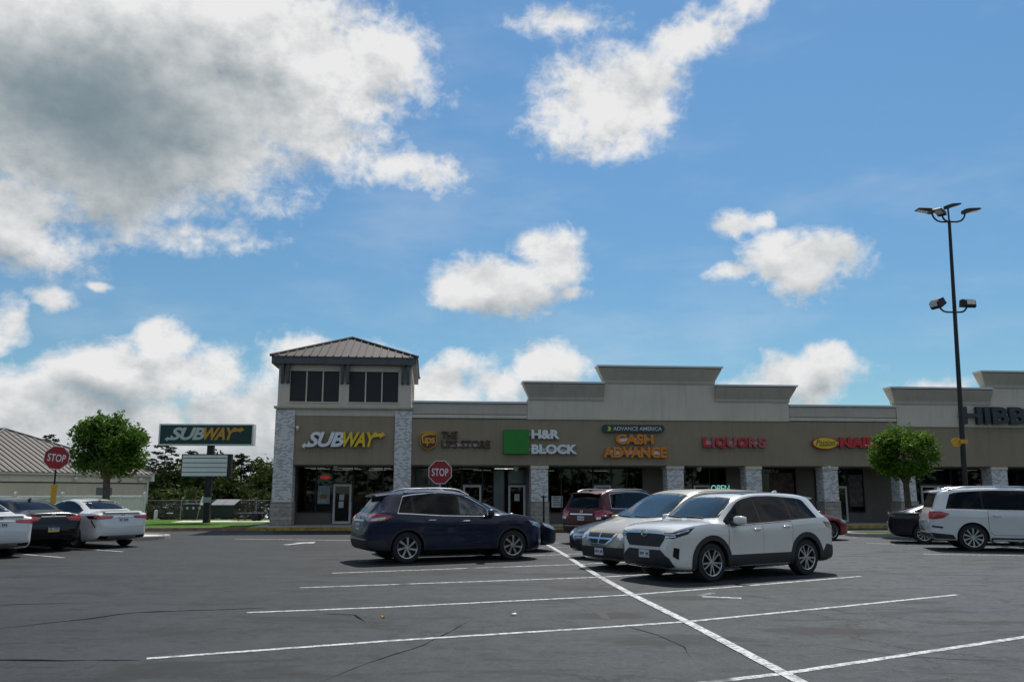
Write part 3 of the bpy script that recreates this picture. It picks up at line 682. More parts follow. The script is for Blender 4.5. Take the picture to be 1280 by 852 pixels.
def door(u0, u1, z1, frame='alu_white', m='glass_door', hinge=1):
    b = MB(); b.box(u0+.1, u1-.1, SW-.035, SW-.02, .28, z1-.1); o = part(b, 'shop_door', M[m])
    f = MB(); f.box(u0, u0+.1, SW-.06, SW-.002, .16, z1); f.box(u1-.1, u1, SW-.06, SW-.002, .16, z1)
    f.box(u0+.1, u1-.1, SW-.06, SW-.002, z1-.1, z1); f.box(u0+.1, u1-.1, SW-.06, SW-.002, .16, .28)
    part(f, 'door_frame', M[frame], o)
    h = MB(); s = u0+.13 if hinge > 0 else u1-.13
    h.tube([(s, SW-.06, 1.0), (s, SW-.12, 1.02), (s, SW-.12, 1.28), (s, SW-.06, 1.30)], .014, 6); part(h, 'handle', M['alu_dark'], o)
    return o
# sandwich shop
pane(.78, 2.43, .75, 2.90, 'glass_clear', mull=(1.62,)); pane(2.45, 3.42, 2.16, 2.90, 'glass_clear'); pane(3.44, 5.55, .30, 2.90, 'glass_clear', mull=(4.15, 4.9))
door(2.48, 3.37, 2.08, m='glass_clear')
# parcel shop and tax office
pane(6.55, 7.25, .45, 2.86, 'glass_blue'); pane(7.30, 8.80, .45, 2.86, 'glass_clear', mull=(8.05,)); pane(8.86, 9.86, 2.12, 2.86, 'glass_clear')
door(8.90, 9.82, 2.04, m='glass_clear')
pane(9.92, 10.42, .45, 2.86, 'glass_clear'); pane(10.45, 10.98, .45, 2.80, 'glass_pale'); pane(11.2, 12.03, 2.12, 2.80, 'glass_pale'); door(11.19, 12.05, 2.04, m='glass_clear')
# bays
pane(12.9, 15.50, .70, 2.86, 'glass_clear', mull=(13.9,)); door(15.58, 16.47, 2.04, m='glass_clear'); pane(15.58, 16.47, 2.14, 2.86, 'glass_clear'); pane(16.55, 18.1, .70, 2.86, 'glass_clear', mull=(17.3,))
pane(19.6, 20.75, .70, 2.86, 'glass_clear'); door(20.80, 21.65, 2.04, m='glass_clear'); pane(20.80, 21.65, 2.14, 2.86, 'glass_clear'); pane(21.72, 22.55, .70, 2.86, 'glass_clear')
pane(23.85, 26.3, .70, 2.86, 'glass_clear', mull=(25.05,))
pane(27.4, 28.15, .70, 2.86, 'glass_clear'); door(28.2, 29.05, 2.0, m='glass_clear'); pane(28.2, 29.05, 2.1, 2.86, 'glass_clear'); pane(29.15, 30.0, .70, 2.86, 'glass_clear')
pane(31.9, 33.1, .5, 2.86, 'glass_clear', mull=(32.5,)); door(33.15, 34.0, 2.04, m='glass_clear'); door(34.02, 34.87, 2.04, m='glass_clear', hinge=-1); pane(33.15, 34.87, 2.14, 2.86, 'glass_clear'); pane(35.0, 36.6, .5, 2.86, 'glass_clear', mull=(35.8,)); pane(36.8, 40.5, .5, 2.86, 'glass_clear', mull=(37.9, 39.2))
for a in range(41, 60, 4): pane(a+.2, a+3.2, .6, 2.86, mull=(a+1.7,))
# small fittings on the front: dome lamps under the soffit, cameras on the wall
def dome(u, z, w, r_=.13):
    b = MB(); b.lathe([(.001, 0), (r_*.6, .01), (r_, -.02), (r_*.95, -.14), (r_*.6, -.24), (.001, -.27)], Matrix.Translation((u, w, z)), 14)
    return part(b, 'soffit_lamp', M['soffit'], smooth=40)
for uu in (2.75, 11.4, 20.55, 31.2): dome(uu, SOF-.02, .55)
for uu, zz in ((.98, 4.70), (26.95, 2.93)):
    b = MB(); b.box(uu-.05, uu+.05, -.22, .028, zz-.05, zz+.05); b.tube([(uu, -.04, zz-.05), (uu, -.16, zz-.12)], .05, 8); part(b, 'wall_camera', M['white'])

# ------------------------------------------------------------------ lettering
def text_mesh(body, shear=0.0, bold=.0, depth=.04, spacing=1.0, bevel=0.0):
    cu = bpy.data.curves.new('lettering', 'FONT'); cu.body = body; cu.shear = shear; cu.offset = bold; cu.size = 1
    cu.extrude = depth; cu.space_character = spacing; cu.resolution_u = 4; cu.align_x = 'LEFT'
    o = bpy.data.objects.new('lettering', cu); COL.objects.link(o)
    dg = bpy.context.evaluated_depsgraph_get(); dg.update()
    me = bpy.data.meshes.new_from_object(o.evaluated_get(dg))
    bpy.data.objects.remove(o); bpy.data.curves.remove(cu)
    return me
def letters(parent, body, u0, u1, z0, z1, w, depth, m, shear=0., bold=.02, spacing=1., name='lettering', side_m=None):
    """fit the words into a rectangle on the wall; front face at w, going back by depth"""
    me = text_mesh(body, shear, bold, .5, spacing); n = len(me.vertices)
    co = np.empty(n*3, 'f'); me.vertices.foreach_get('co', co); co = co.reshape(-1, 3)
    mn, mx = co.min(0), co.max(0); q = np.empty_like(co)
    q[:, 0] = u0+(co[:, 0]-mn[0])/(mx[0]-mn[0])*(u1-u0)
    q[:, 2] = z0+(co[:, 1]-mn[1])/(mx[1]-mn[1])*(z1-z0)
    q[:, 1] = w+(mx[2]-co[:, 2])/(mx[2]-mn[2])*depth
    me.vertices.foreach_set('co', q.ravel()); me.update()
    me.materials.clear(); me.materials.append(m)
    if side_m is not None:
        me.materials.append(side_m)
        for p in me.polygons: p.material_index = 0 if abs(p.normal.y) > .7 and p.center.y < w+depth*.5 else 1
    else: me.polygons.foreach_set('material_index', [0]*len(me.polygons))
    o = bpy.data.objects.new(name, me); return link(o, parent)
def slab(parent, pts, w0, w1, m, name):
    b = MB(); b.prism(pts, 'y', w0, w1); return b.build(name, m, parent)
def oval(cu, cz, a, c, n=28): return [(cu+a*math.cos(2*math.pi*i/n), cz+c*math.sin(2*math.pi*i/n)) for i in range(n)]
def rrect(u0, u1, z0, z1, r_, n=6):
    pts = []
    for cx, cz, a0 in ((u1-r_, z1-r_, 0), (u0+r_, z1-r_, 90), (u0+r_, z0+r_, 180), (u1-r_, z0+r_, 270)):
        for i in range(n+1): t = R(a0+90*i/n); pts.append((cx+r_*math.cos(t), cz+r_*math.sin(t)))
    return pts
S = {k: mat('sign_'+k, c, .5, var=.04) for k, c in dict(white=(.72, .74, .74), yellow=(.72, .50, .015), black=(.02, .02, .02), brown=(.075, .032, .014), gold=(.62, .30, .02), green=(.012, .20, .016),
    dark_green=(.012, .045, .04), orange=(.62, .20, .015), red=(.50, .015, .02), pink=(.40, .085, .11), navy=(.022, .032, .045), lime=(.50, .52, .03), sign_green=(.006, .040, .036), pale=(.55, .57, .55), raceway=(.42, .40, .37), faded=(.80, .82, .82)).items()}
GS = 'shop signs along the front of the strip mall'
def sign(name, label): return local(empty(name, label=label, cat='shop sign', group=GS))
def arrow_sub(root, x0, x1, z0, z1, w, d, mw, my, side=None):
    """the slanted two-colour word with an arrow at each end"""
    W = x1-x0; H = z1-z0; X = lambda t: x0+t*W; Z = lambda t: z0+t*H
    letters(root, 'SUB', X(.06), X(.505), Z(.08), Z(.99), w, d, mw, .32, .035, .93, side_m=side)
    letters(root, 'WAY', X(.485), X(.905), Z(.08), Z(.99), w-.004, d, my, .32, .035, .90, side_m=side)
    slab(root, [(X(-.005), Z(.14)), (X(.035), Z(.32)), (X(.04), Z(.24)), (X(.12), Z(.22)), (X(.10), Z(.07)), (X(.035), Z(.09)), (X(.03), Z(-.02))], w-.002, w+d, mw, 'arrow')
    slab(root, [(X(1.0), Z(.83)), (X(.955), Z(1.03)), (X(.952), Z(.93)), (X(.86), Z(.86)), (X(.83), Z(.66)), (X(.935), Z(.72)), (X(.93), Z(.60))], w-.006, w+d, my, 'arrow')
r_ = sign('wall_sign', 'white and yellow slanted SUBWAY letters on the corner tower wall')
arrow_sub(r_, 1.22, 5.10, 3.72, 4.50, -.16, .13, S['white'], S['yellow'], S['black'])
r_ = sign('wall_sign', 'brown and gold shield with dark letters THE UPS STORE')
sh = lambda k, z_: [(7.13-.40*k, z_+.34*k), (7.13-.2*k, z_+.42*k), (7.13+.15*k, z_+.44*k), (7.13+.40*k, z_+.40*k), (7.13+.40*k, z_-.05*k), (7.13+.33*k, z_-.25*k), (7.13, z_-.44*k), (7.13-.33*k, z_-.25*k), (7.13-.40*k, z_-.05*k)]
slab(r_, sh(1, 4.09), -.16, -.001, S['gold'], 'shield_rim'); slab(r_, sh(.91, 4.09), -.175, -.161, S['brown'], 'shield')
slab(r_, [(6.80, 4.36), (6.95, 4.46), (7.25, 4.475), (7.46, 4.44), (7.46, 4.36), (7.25, 4.38), (7.0, 4.33), (6.80, 4.22)], -.185, -.176, S['gold'], 'shield_band')
letters(r_, 'ups', 6.82, 7.44, 3.86, 4.25, -.195, .019, S['gold'], 0, .03, .9)
letters(r_, 'THE', 7.74, 8.52, 4.20, 4.56, -.12, .10, S['brown'], 0, .02); letters(r_, 'UPS STORE', 7.74, 10.10, 3.76, 4.14, -.12, .10, S['brown'], 0, .02)
slab(r_, rrect(7.9, 9.6, 3.84, 3.98, .02), -.04, -.001, S['raceway'], 'raceway')
r_ = sign('wall_sign', 'bright green square with white letters H&R BLOCK')
slab(r_, rrect(10.74, 11.96, 3.50, 4.66, .03), -.22, -.001, S['green'], 'green_square')
letters(r_, 'H&R', 12.08, 13.46, 4.22, 4.66, -.17, .13, S['white'], 0, .05, 1.0, side_m=S['pale']); letters(r_, 'BLOCK', 12.08, 14.32, 3.50, 3.96, -.17, .13, S['white'], 0, .05, 1.0, side_m=S['pale'])
slab(r_, [(11.97, 4.36), (12.6, 4.36), (12.6, 4.50), (11.97, 4.50)], -.03, -.001, S['pale'], 'raceway'); slab(r_, [(11.97, 3.64), (14.0, 3.64), (14.0, 3.78), (11.97, 3.78)], -.03, -.001, S['pale'], 'raceway')
r_ = sign('wall_sign', 'orange CASH ADVANCE letters below a dark green ADVANCE AMERICA strip')
slab(r_, rrect(15.56, 18.66, 4.56, 4.93, .17), -.15, -.051, S['dark_green'], 'name_strip')
letters(r_, 'ADVANCE AMERICA', 16.10, 18.52, 4.65, 4.84, -.165, .014, S['pale'], 0, .01)
slab(r_, [(15.78, 4.64), (15.95, 4.62), (16.0, 4.75), (15.93, 4.86), (15.82, 4.82), (15.88, 4.74)], -.165, -.151, S['lime'], 'emblem')
letters(r_, 'CASH', 16.22, 18.10, 3.98, 4.47, -.18, .12, S['orange'], 0, .045, side_m=S['orange']); letters(r_, 'ADVANCE', 15.58, 18.75, 3.33, 3.86, -.18, .12, S['orange'], 0, .045, side_m=S['orange'])
slab(r_, [(16.4, 4.12), (17.9, 4.12), (17.9, 4.30), (16.4, 4.30)], -.05, -.001, S['faded'], 'raceway'); slab(r_, [(15.9, 3.50), (18.5, 3.50), (18.5, 3.70), (15.9, 3.70)], -.05, -.001, S['faded'], 'raceway')
r_ = sign('wall_sign', 'faded red LIQUORS letters between the orange and the NAILS sign')
for i, ch in enumerate('LIQUORS'):
    pos = [(20.58, 20.98), (21.04, 21.15), (21.20, 21.72), (21.78, 22.27), (22.33, 22.85), (22.90, 23.34), (23.38, 23.82)][i]
    letters(r_, ch, *pos, 3.86 if ch != 'Q' else 3.80, 4.36, -.17, .12, S['pink'] if ch in 'UIRS' else S['red'], 0, .045, name='lettering', side_m=S['red'])
slab(r_, [(20.7, 4.0), (23.6, 4.0), (23.6, 4.18), (20.7, 4.18)], -.04, -.001, S['raceway'], 'raceway')
r_ = sign('wall_sign', 'yellow oval reading Passion beside red NAILS letters')
slab(r_, oval(26.82, 4.09, .66, .30), -.17, -.051, S['red'], 'oval_rim'); slab(r_, oval(26.82, 4.09, .62, .265), -.18, -.171, S['yellow'], 'oval')
letters(r_, 'Passion', 26.34, 27.32, 3.97, 4.27, -.19, .009, S['dark_green'], .35, .0)
slab(r_, [(26.55, 3.92), (27.15, 3.97), (27.2, 4.0), (26.55, 3.94)], -.188, -.1805, S['red'], 'underline')
letters(r_, 'NAILS', 27.58, 29.80, 3.86, 4.40, -.18, .13, S['red'], 0, .06, 1.02, side_m=S['red'])
slab(r_, [(27.4, 4.02), (29.7, 4.02), (29.7, 4.18), (27.4, 4.18)], -.05, -.001, S['faded'], 'raceway')
r_ = sign('wall_sign', 'large dark blue grey letters HIBBETT high on the parapet at right')
letters(r_, 'HIBBETT', 34.12, 40.5, 5.10, 5.98, -.28, .2, S['navy'], 0, .035, 1.0); slab(r_, [(34.0, 5.42), (40.3, 5.42), (40.3, 5.66), (34.0, 5.66)], -.09, -.051, S['raceway'], 'raceway')

# things on the shop windows
GP = 'posters in the shop windows'
poster_m = mat('food_poster_print', (.30, .38, .40), .5, var=.3, vscale=6)
o = local(empty('window_poster', label='pale blue food poster in the window left of the white door', cat='poster', group=GP))
b = MB(); b.box(1.72, 2.30, SW+.012, SW+.028, 1.12, 2.0); b.build('sheet', poster_m, o)
slab(o, oval(2.01, 1.48, .2, .13), SW+.008, SW+.0115, mat('sandwich_print', (.30, .17, .05), .6, var=.4, vscale=12), 'printed_sandwich')
letters(o, '$', 1.78, 1.84, 1.2, 1.3, SW+.009, .003, S['white']) if False else None
o = local(empty('window_poster', label='white notice sheet with dark bars in the window right of the third pillar', cat='poster', group=GP))
b = MB(); b.box(13.40, 13.96, SW+.012, SW+.028, .93, 1.50); b.build('sheet', M['white'], o)
b = MB()
for k, (a, c) in enumerate(((.0, .34), (.0, .30), (.0, .38), (.0, .44))): b.box(13.47, 13.47+c, SW+.008, SW+.0115, 1.40-.12*k, 1.44-.12*k)
b.build('printed_bars', S['dark_green'], o)
o = local(empty('window_poster', label='pair of small white notices taped on the sandwich shop door', cat='poster', group=GP))
b = MB(); b.box(2.78, 3.02, SW-.046, SW-.036, 1.30, 1.58); b.box(2.76, 3.0, SW-.046, SW-.036, .93, 1.24); b.build('sheet', S['pale'], o)
o = local(empty('window_poster', label='white notice on the door left of the third pillar', cat='poster', group=GP))
b = MB(); b.box(11.5, 11.76, SW-.046, SW-.036, 1.25, 1.6); b.build('sheet', S['pale'], o)
def wall_print(name, label, u0, u1, z0, z1, m, bars=None):
    o = local(empty(name, label=label, cat='poster', group=GP))
    q = MB(); q.box(u0, u1, SW+.012, SW+.028, z0, z1); q.build('sheet', m, o)
    if bars is not None: slab(o, bars, SW+.008, SW+.0115, S['orange'], 'printed_shape')
dim_print = mat('faded_mural_print', (.085, .05, .035), .6, var=.6, vscale=4)
dim_print2 = mat('dull_window_print', (.10, .08, .075), .6, var=.5, vscale=5)
wall_print('window_poster', 'dull brown mural sheet across the window left of the sixth pillar', 24.9, 26.2, .9, 2.7, dim_print)
wall_print('window_poster', 'dim pinkish window print right of the nail shop door', 29.2, 29.95, .95, 2.6, dim_print2)
wall_print('window_poster', 'small white sheet low in the window behind the dark red SUV', 14.45, 14.85, .95, 1.35, S['pale'])
neon_m = mat('neon_teal', (.2, .7, .6), .4, emit=((.30, .72, .64), .75))
o = local(empty('neon_open_sign', label='teal neon OPEN sign in the window beside the white door', cat='neon sign'))
letters(o, 'OPEN', 21.75, 22.72, 1.72, 2.05, SW+.004, .02, neon_m, 0, -.005, name='neon_tubes')
b = MB(); b.box(21.70, 22.50, SW+.025, SW+.029, 1.68, 2.09); b.build('backing', M['black'], o)
neon_r = mat('neon_red', (.5, .05, .04), .4, emit=((.8, .06, .05), .16)); neon_g = mat('neon_green', (.05, .3, .1), .4, emit=((.05, .35, .1), .10))
o = local(empty('oval_neon_sign', label='dim red and green oval neon sign high in the sandwich shop window', cat='neon sign'))
slab(o, oval(2.05, 2.42, .26, .10), SW+.012, SW+.022, neon_r, 'red_oval')
b = MB(); b.tube([(2.05+.34*math.cos(2*math.pi*i/24), SW+.012, 2.42+.15*math.sin(2*math.pi*i/24)) for i in range(25)], .014, 6); b.build('green_ring', neon_g, o)
o = local(empty('oval_neon_sign', label='dim red neon sign above the nail shop door', cat='neon sign'))
slab(o, oval(28.3, 2.55, .24, .1), SW+.012, SW+.022, neon_r, 'red_oval')

# ------------------------------------------------------------------ vehicles
def pchip(xs, ys):
    xs = np.array(xs, float); ys = np.array(ys, float); h = np.diff(xs); d = np.diff(ys)/h; n = len(xs); m = np.zeros(n)
    for i in range(1, n-1):
        if d[i-1]*d[i] > 0:
            w1 = 2*h[i]+h[i-1]; w2 = h[i]+2*h[i-1]; m[i] = (w1+w2)/(w1/d[i-1]+w2/d[i])
    m[0] = d[0]; m[-1] = d[-1]
    def f(x):
        x = min(max(x, xs[0]), xs[-1]); i = min(max(int(np.searchsorted(xs, x))-1, 0), n-2); t = (x-xs[i])/h[i]
        return float((2*t**3-3*t**2+1)*ys[i]+(t**3-2*t**2+t)*h[i]*m[i]+(-2*t**3+3*t**2)*ys[i+1]+(t**3-t**2)*h[i]*m[i+1])
    return f
def chaikin(P, n):
    for _ in range(n):
        Q = [P[0]]
        for a, b in zip(P, P[1:]): Q += [a*.75+b*.25, a*.25+b*.75]
        Q.append(P[-1]); P = Q
    return P

class Car:
    """x runs from the rear bumper (0) to the nose (L), y to the left, z up"""
    def __init__(s, spec, name, label, cat, group=None, scale=1.0):
        s.p = spec; s.L = spec['L']; s.W = spec['W']
        s.root = empty(name, label=label, cat=cat, group=group)
        s.holder = s.root; s.scale = scale
        s.top = pchip(*zip(*spec['top'])); s.belt = pchip(*zip(*spec['belt'])); s.bot = pchip(*zip(*spec['bot']))
        s.wb = pchip(*zip(*spec['wb'])); s.wt = pchip(*zip(*spec['wt']))
        s.body_mesh()
    def ring(s, x):
        zt, zb, z0, w, wt = s.top(x), s.belt(x), s.bot(x), s.wb(x), s.wt(x)
        zb = min(zb, zt-.015); h = zb-z0; drop = min(.055, (zt-zb)*.5)
        sh = s.p.get('waist', .022)
        P = [(0, z0), (w*.78, z0), (w*.955, z0+.02), (w*.985, z0+.18*h), (w*(1-sh*.6), z0+.42*h), (w*(1-sh*.35), z0+.60*h), (w*1.0, z0+.78*h), (w*.992, z0+.93*h), (w*.955, zb+.012)]
        P += [(wt+(w*.955-wt)*.16, zt-drop-(zt-zb-drop)*.10), (wt, zt-drop), (wt*.80, zt-.014), (wt*.4, zt-.002), (0, zt)]
        if s.p.get('crisp'): P = P[:6]+[P[6], P[6], P[7], P[8], P[8], P[9], P[10], P[10]]+P[11:]
        return chaikin([np.array(q) for q in P], 2)
    def body_mesh(s):
        L = s.L; ends = [0, .008, .018, .03, .045, .06, .08, .10, .125, .15, .18, .21, .25, .29]
        xs = ends + list(np.arange(.33, L-.33, .055)) + [L-e for e in reversed(ends)]
        b = MB(); rings = []
        for x in xs:
            h = s.ring(x); rings.append([(x, q[0], q[1]) for q in h]+[(x, -q[0], q[1]) for q in reversed(h[1:-1])])
        n = len(rings[0]); vs = [v for r_ in rings for v in r_]
        fs = [(i*n+k, i*n+(k+1) % n, (i+1)*n+(k+1) % n, (i+1)*n+k) for i in range(len(xs)-1) for k in range(n)]
        fs += [tuple(range(n-1, -1, -1)), tuple((len(xs)-1)*n+k for k in range(n))]
        b.add(vs, fs)
        s.bvh = BVHTree.FromPolygons([Vector(v) for v in vs], fs)
        s.raw = b
    def finish_body(s, m, arch_r=None):
        p = s.p; o = s.raw.build('body', [m, M['black']], s.root)
        c = MB()
        for x in (p['xr'], p['xf']):
            for sd_ in (1, -1):
                Mx = Matrix.Translation((x, sd_*(s.W/2-.12), p['r']+.005)) @ Matrix.Rotation(R(90), 4, 'X')
                ra = arch_r or p['r']+.055
                c.lathe([(.001, -.22), (ra, -.22), (ra, .25), (.001, .25)], Mx, 40)
        cut = c.build('cutter', [m, M['black']])
        cut.data.polygons.foreach_set('material_index', [1]*len(cut.data.polygons))
        md = o.modifiers.new('wells', 'BOOLEAN'); md.operation = 'DIFFERENCE'; md.object = cut; md.solver = 'EXACT'
        dg = bpy.context.evaluated_depsgraph_get(); me = bpy.data.meshes.new_from_object(o.evaluated_get(dg))
        o.modifiers.clear(); o.data = me
        bpy.data.objects.remove(cut)
        me.polygons.foreach_set('use_smooth', [True]*len(me.polygons)); me.set_sharp_from_angle(angle=R(38))
        s.body = o; return o
    # -- panels projected on to the body
    def panel(s, b, pts, d, off=.006, thick=.012, grid=.07):
        """pts: 3-D points near the surface; d: direction the rays travel in"""
        d = Vector(d).normalized(); t = Vector((0, 0, 1)).cross(d)
        if t.length < .1: t = Vector((0, 1, 0))
        t.normalize(); u = d.cross(t)
        P2 = [(Vector(q).dot(t), Vector(q).dot(u)) for q in pts]
        area = sum(P2[i-1][0]*P2[i][1]-P2[i][0]*P2[i-1][1] for i in range(len(P2)))
        if area < 0: P2.reverse()
        dense = []
        for i in range(len(P2)):
            a, c = P2[i], P2[(i+1) % len(P2)]; n = max(1, int(math.hypot(c[0]-a[0], c[1]-a[1])/grid))
            dense += [(a[0]+(c[0]-a[0])*k/n, a[1]+(c[1]-a[1])*k/n) for k in range(n)]
        bm = bmesh.new(); bm.faces.new([bm.verts.new((x, y, 0)) for x, y in dense])
        bmesh.ops.triangulate(bm, faces=bm.faces[:])
        for ax in (0, 1):
            lo = min(q[ax] for q in P2); hi = max(q[ax] for q in P2); k = lo+grid*.5
            while k < hi:
                co = Vector((0, 0, 0)); co[ax] = k; no = Vector((0, 0, 0)); no[ax] = 1
                bmesh.ops.bisect_plane(bm, geom=bm.verts[:]+bm.edges[:]+bm.faces[:], plane_co=co, plane_no=no); k += grid
        bmesh.ops.remove_doubles(bm, verts=bm.verts[:], dist=1e-5)
        bm.verts.index_update(); pos = []
        depth0 = sum(Vector(q).dot(d) for q in pts)/len(pts)
        for v in bm.verts:
            base = t*v.co.x+u*v.co.y
            hit, nrm, _, _ = s.bvh.ray_cast(base+d*(depth0-4), d)
            if hit is None or (hit.dot(d)-depth0) > 3.2:
                h2 = s.bvh.find_nearest(base+d*depth0); hit = h2[0]
            pos.append(hit-d*off)
        faces = [[v.index for v in f.verts] for f in bm.faces]
        be = [(e.verts[0].index, e.verts[1].index) for e in bm.edges if len(e.link_faces) == 1]
        bm.free(); n = len(pos)
        b.add(pos+[q+d*thick for q in pos], faces+[(a, c, n+c, n+a) for a, c in be])
    def decal(s, name, pts, d, m, parent=None, off=.006, thick=.012, grid=.07, sm=30, both=False):
        o = None
        for sd_ in ((1, -1) if both else (1,)):
            b = MB(); s.panel(b, [(q[0], q[1]*sd_, q[2]) for q in pts], (d[0], d[1]*sd_, d[2]), off, thick, grid)
            o = b.build(name, m, parent or s.root, sm)
        return o
    def strip(s, name, pts, d, w, m, parent=None, off=.008, both=False):
        """narrow band along a line of points"""
        d = Vector(d).normalized(); P = [Vector(q) for q in pts]; A, C = [], []
        for i, q in enumerate(P):
            t = (P[min(i+1, len(P)-1)]-P[max(i-1, 0)]); t = (t-d*t.dot(d)).normalized(); nn = t.cross(d).normalized()*w/2
            A.append(tuple(q+nn)); C.append(tuple(q-nn))
        return s.decal(name, A+C[::-1], d, m, parent, off, .012, .06, 30, both)
    def surf_y(s, x, z):
        hit = s.bvh.ray_cast(Vector((x, 3, z)), Vector((0, -1, 0)))[0]
        return hit.y if hit is not None else s.wb(x)
    def surf_x(s, y, z, front=True):
        hit = s.bvh.ray_cast(Vector((9 if front else -4, y, z)), Vector((-1 if front else 1, 0, 0)))[0]
        return hit.x if hit is not None else (s.L if front else 0)
    # -- wheels
    def wheels(s, style='ten', rim='alloy', rr=.70):
        p = s.p; r_ = p['r']; w = p.get('tw', .225)
        for x in (p['xr'], p['xf']):
            for sd_ in (1, -1):
                y = sd_*(s.W/2-.045)
                Mx = Matrix.Translation((x, y, r_)) @ Matrix.Rotation(R(-90*sd_), 4, 'X')
                b = MB(); b.lathe([(r_*rr*.97, -.02), (r_*rr*.97, -.10), (.05, -.10), (.001, -.10)], Mx, 28); wh = b.build('wheel', M['alloy_dark'], s.root, 30)
                b = MB(); b.lathe([(r_*rr, -w), (r_*.95, -w), (r_*.995, -w*.85), (r_, -w*.5), (r_*.995, -w*.12), (r_*.955, .0), (r_*.85, .012), (r_*rr, .0)], Mx, 40, True); b.build('tyre', M['rubber'], wh, 40)
                b = MB(); R0 = r_*rr
                b.lathe([(R0*1.0, .006), (R0*.985, .012), (R0*.93, .004), (R0*.92, -.05), (R0*.99, -.05)], Mx, 40, True)
                b.lathe([(.001, .0), (R0*.15, .0), (R0*.20, -.012), (R0*.22, -.06), (.001, -.06)], Mx, 20)
                n = {'ten': 10, 'five': 5, 'double': 5, 'swirl': 7, 'twelve': 10}[style]
                for k in range(n):
                    a = 2*math.pi*k/n+.3
                    subs = [0] if style != 'double' else [-.22, .22]
                    for da in subs:
                        sk = {'swirl': .35}.get(style, da*.35 if style == 'double' else 0.0)
                        wi, wo = {'ten': (.10, .17), 'five': (.20, .30), 'double': (.12, .12), 'swirl': (.14, .22), 'twelve': (.09, .2)}[style]
                        a1 = a+da*.9; a2 = a+da+(sk if style == 'swirl' else 0)
                        q0 = Vector((math.cos(a1), math.sin(a1), 0)); q1 = Vector((math.cos(a2), math.sin(a2), 0)); n0 = Vector((-q0.y, q0.x, 0)); n1 = Vector((-q1.y, q1.x, 0))
                        vs = []
                        for zz in (0.0, -.035):
                            e = 0 if zz < 0 else .0
                            vs += [q0*R0*.16-n0*R0*wi/2, q0*R0*.16+n0*R0*wi/2, q1*R0*.955+n1*R0*wo/2, q1*R0*.955-n1*R0*wo/2]
                            for i in range(4): vs[-4+i] = vs[-4+i]+Vector((0, 0, zz+(-.004 if i < 2 else 0.0)))
                        b.add([Mx @ v for v in vs], [(0, 1, 2, 3), (7, 6, 5, 4), (0, 4, 5, 1), (1, 5, 6, 2), (2, 6, 7, 3), (3, 7, 4, 0)])
                b.build('rim', M[rim], wh, 25)
    # -- lengths used by several panels
    def x_at_top(s, z, x0, x1):
        """x where the roof line crosses height z between x0 and x1"""
        f0 = s.top(x0)-z
        for i in range(60):
            xm = (x0+x1)/2; fm = s.top(xm)-z
            if fm*f0 > 0: x0 = xm; f0 = fm
            else: x1 = xm
        return (x0+x1)/2
    def side_glass(s, x_r, x_f, pillars, rear_lean=.10, gap=.035, head=.085, trim=None, m='auto_tint', quarter=None, lift=.028, front_m=None, rear_kink=0.0):
        """window openings along both sides: one dark surround and a pane for each gap between the pillars"""
        n = 40; xs = [x_r+(x_f-x_r)*i/n for i in range(n+1)]
        lo = lambda x: s.belt(x)+lift
        def hi(x):
            sl = (s.top(x+.02)-s.top(x-.02))/.04
            return s.top(x)-head-.055*min(2.2, abs(sl)*2.0)
        def region(a, c, inset, la, lc):
            """between x=a (rear) and x=c (front); la, lc are leans (x shift per metre of height)"""
            bot, tp = [], []
            for i in range(25):
                x = a+(c-a)*i/24
                if hi(x)-lo(x) > .03: bot.append((x, 0, lo(x)+inset)); 
            if not bot: return None
            x0, x1 = bot[0][0], bot[-1][0]
            for i in range(25):
                x = x1+(x0-x1)*i/24
                tp.append((x, 0, max(lo(x)+inset+.012, hi(x)-inset)))
            pts = bot+tp; z00 = lo((a+c)/2); out = []
            for x, y, z in pts:
                k = (x-x0)/max(1e-6, x1-x0); out.append((x+(z-z00)*(la*(1-k)+lc*k), y, z))
            return out
        o = None
        for sd_ in (1, -1):
            sur = region(x_r, x_f, -.018, rear_lean, 0)
            b = MB(); s.panel(b, [(q[0], sd_*2, q[2]) for q in sur], (0, -sd_, 0), .003, .012); su = b.build('window_surround', M['black_gloss'], s.root, 30)
            if trim:
                tr = region(x_r-.015, x_f+.02, -.036, rear_lean, 0); b = MB(); s.panel(b, [(q[0], sd_*2, q[2]) for q in tr], (0, -sd_, 0), .0015, .012); b.build('window_trim', M[trim], su, 30)
            ed = [x_r]+pillars+[x_f]
            for k in range(len(ed)-1):
                a = ed[k]+(gap if k else .02); c = ed[k+1]-(gap if k < len(ed)-2 else .02)
                rg = region(a, c, .012, rear_lean if k == 0 else -.04*0, 0)
                if rg is None: continue
                mm = front_m if (front_m and k == len(ed)-2) else m
                b = MB(); s.panel(b, [(q[0], sd_*2, q[2]) for q in rg], (0, -sd_, 0), .0065, .006); b.build('window', M[mm], su, 30)
    def screen(s, zb, zt_, hb, ht, front=True, m='auto_glass', bow=.04, name=None, off=.006):
        """windscreen or rear window: a trapezoid seen from the front (or back)"""
        d = (-1, 0, 0) if front else (1, 0, 0); x0 = s.L if front else 0
        pts = []; n = 12
        for i in range(n+1): t = -1+2*i/n; pts.append((x0, t*hb, zb+bow*(t*t)*.6))
        for i in range(n+1): t = 1-2*i/n; pts.append((x0, t*ht, zt_-bow*(t*t)))
        fr = MB(); c = sum((Vector(q) for q in pts), Vector())/len(pts)
        s.panel(fr, [tuple(c+(Vector(q)-c)*1.045) for q in pts], d, off*.5, .012, .06); 
        f = fr.build('windscreen_frame' if front else 'rear_window_frame', M['black_gloss'], s.root, 30)
        b = MB(); s.panel(b, pts, d, off, .008, .06); return b.build('windscreen' if front else 'rear_window', M[m], f, 30)
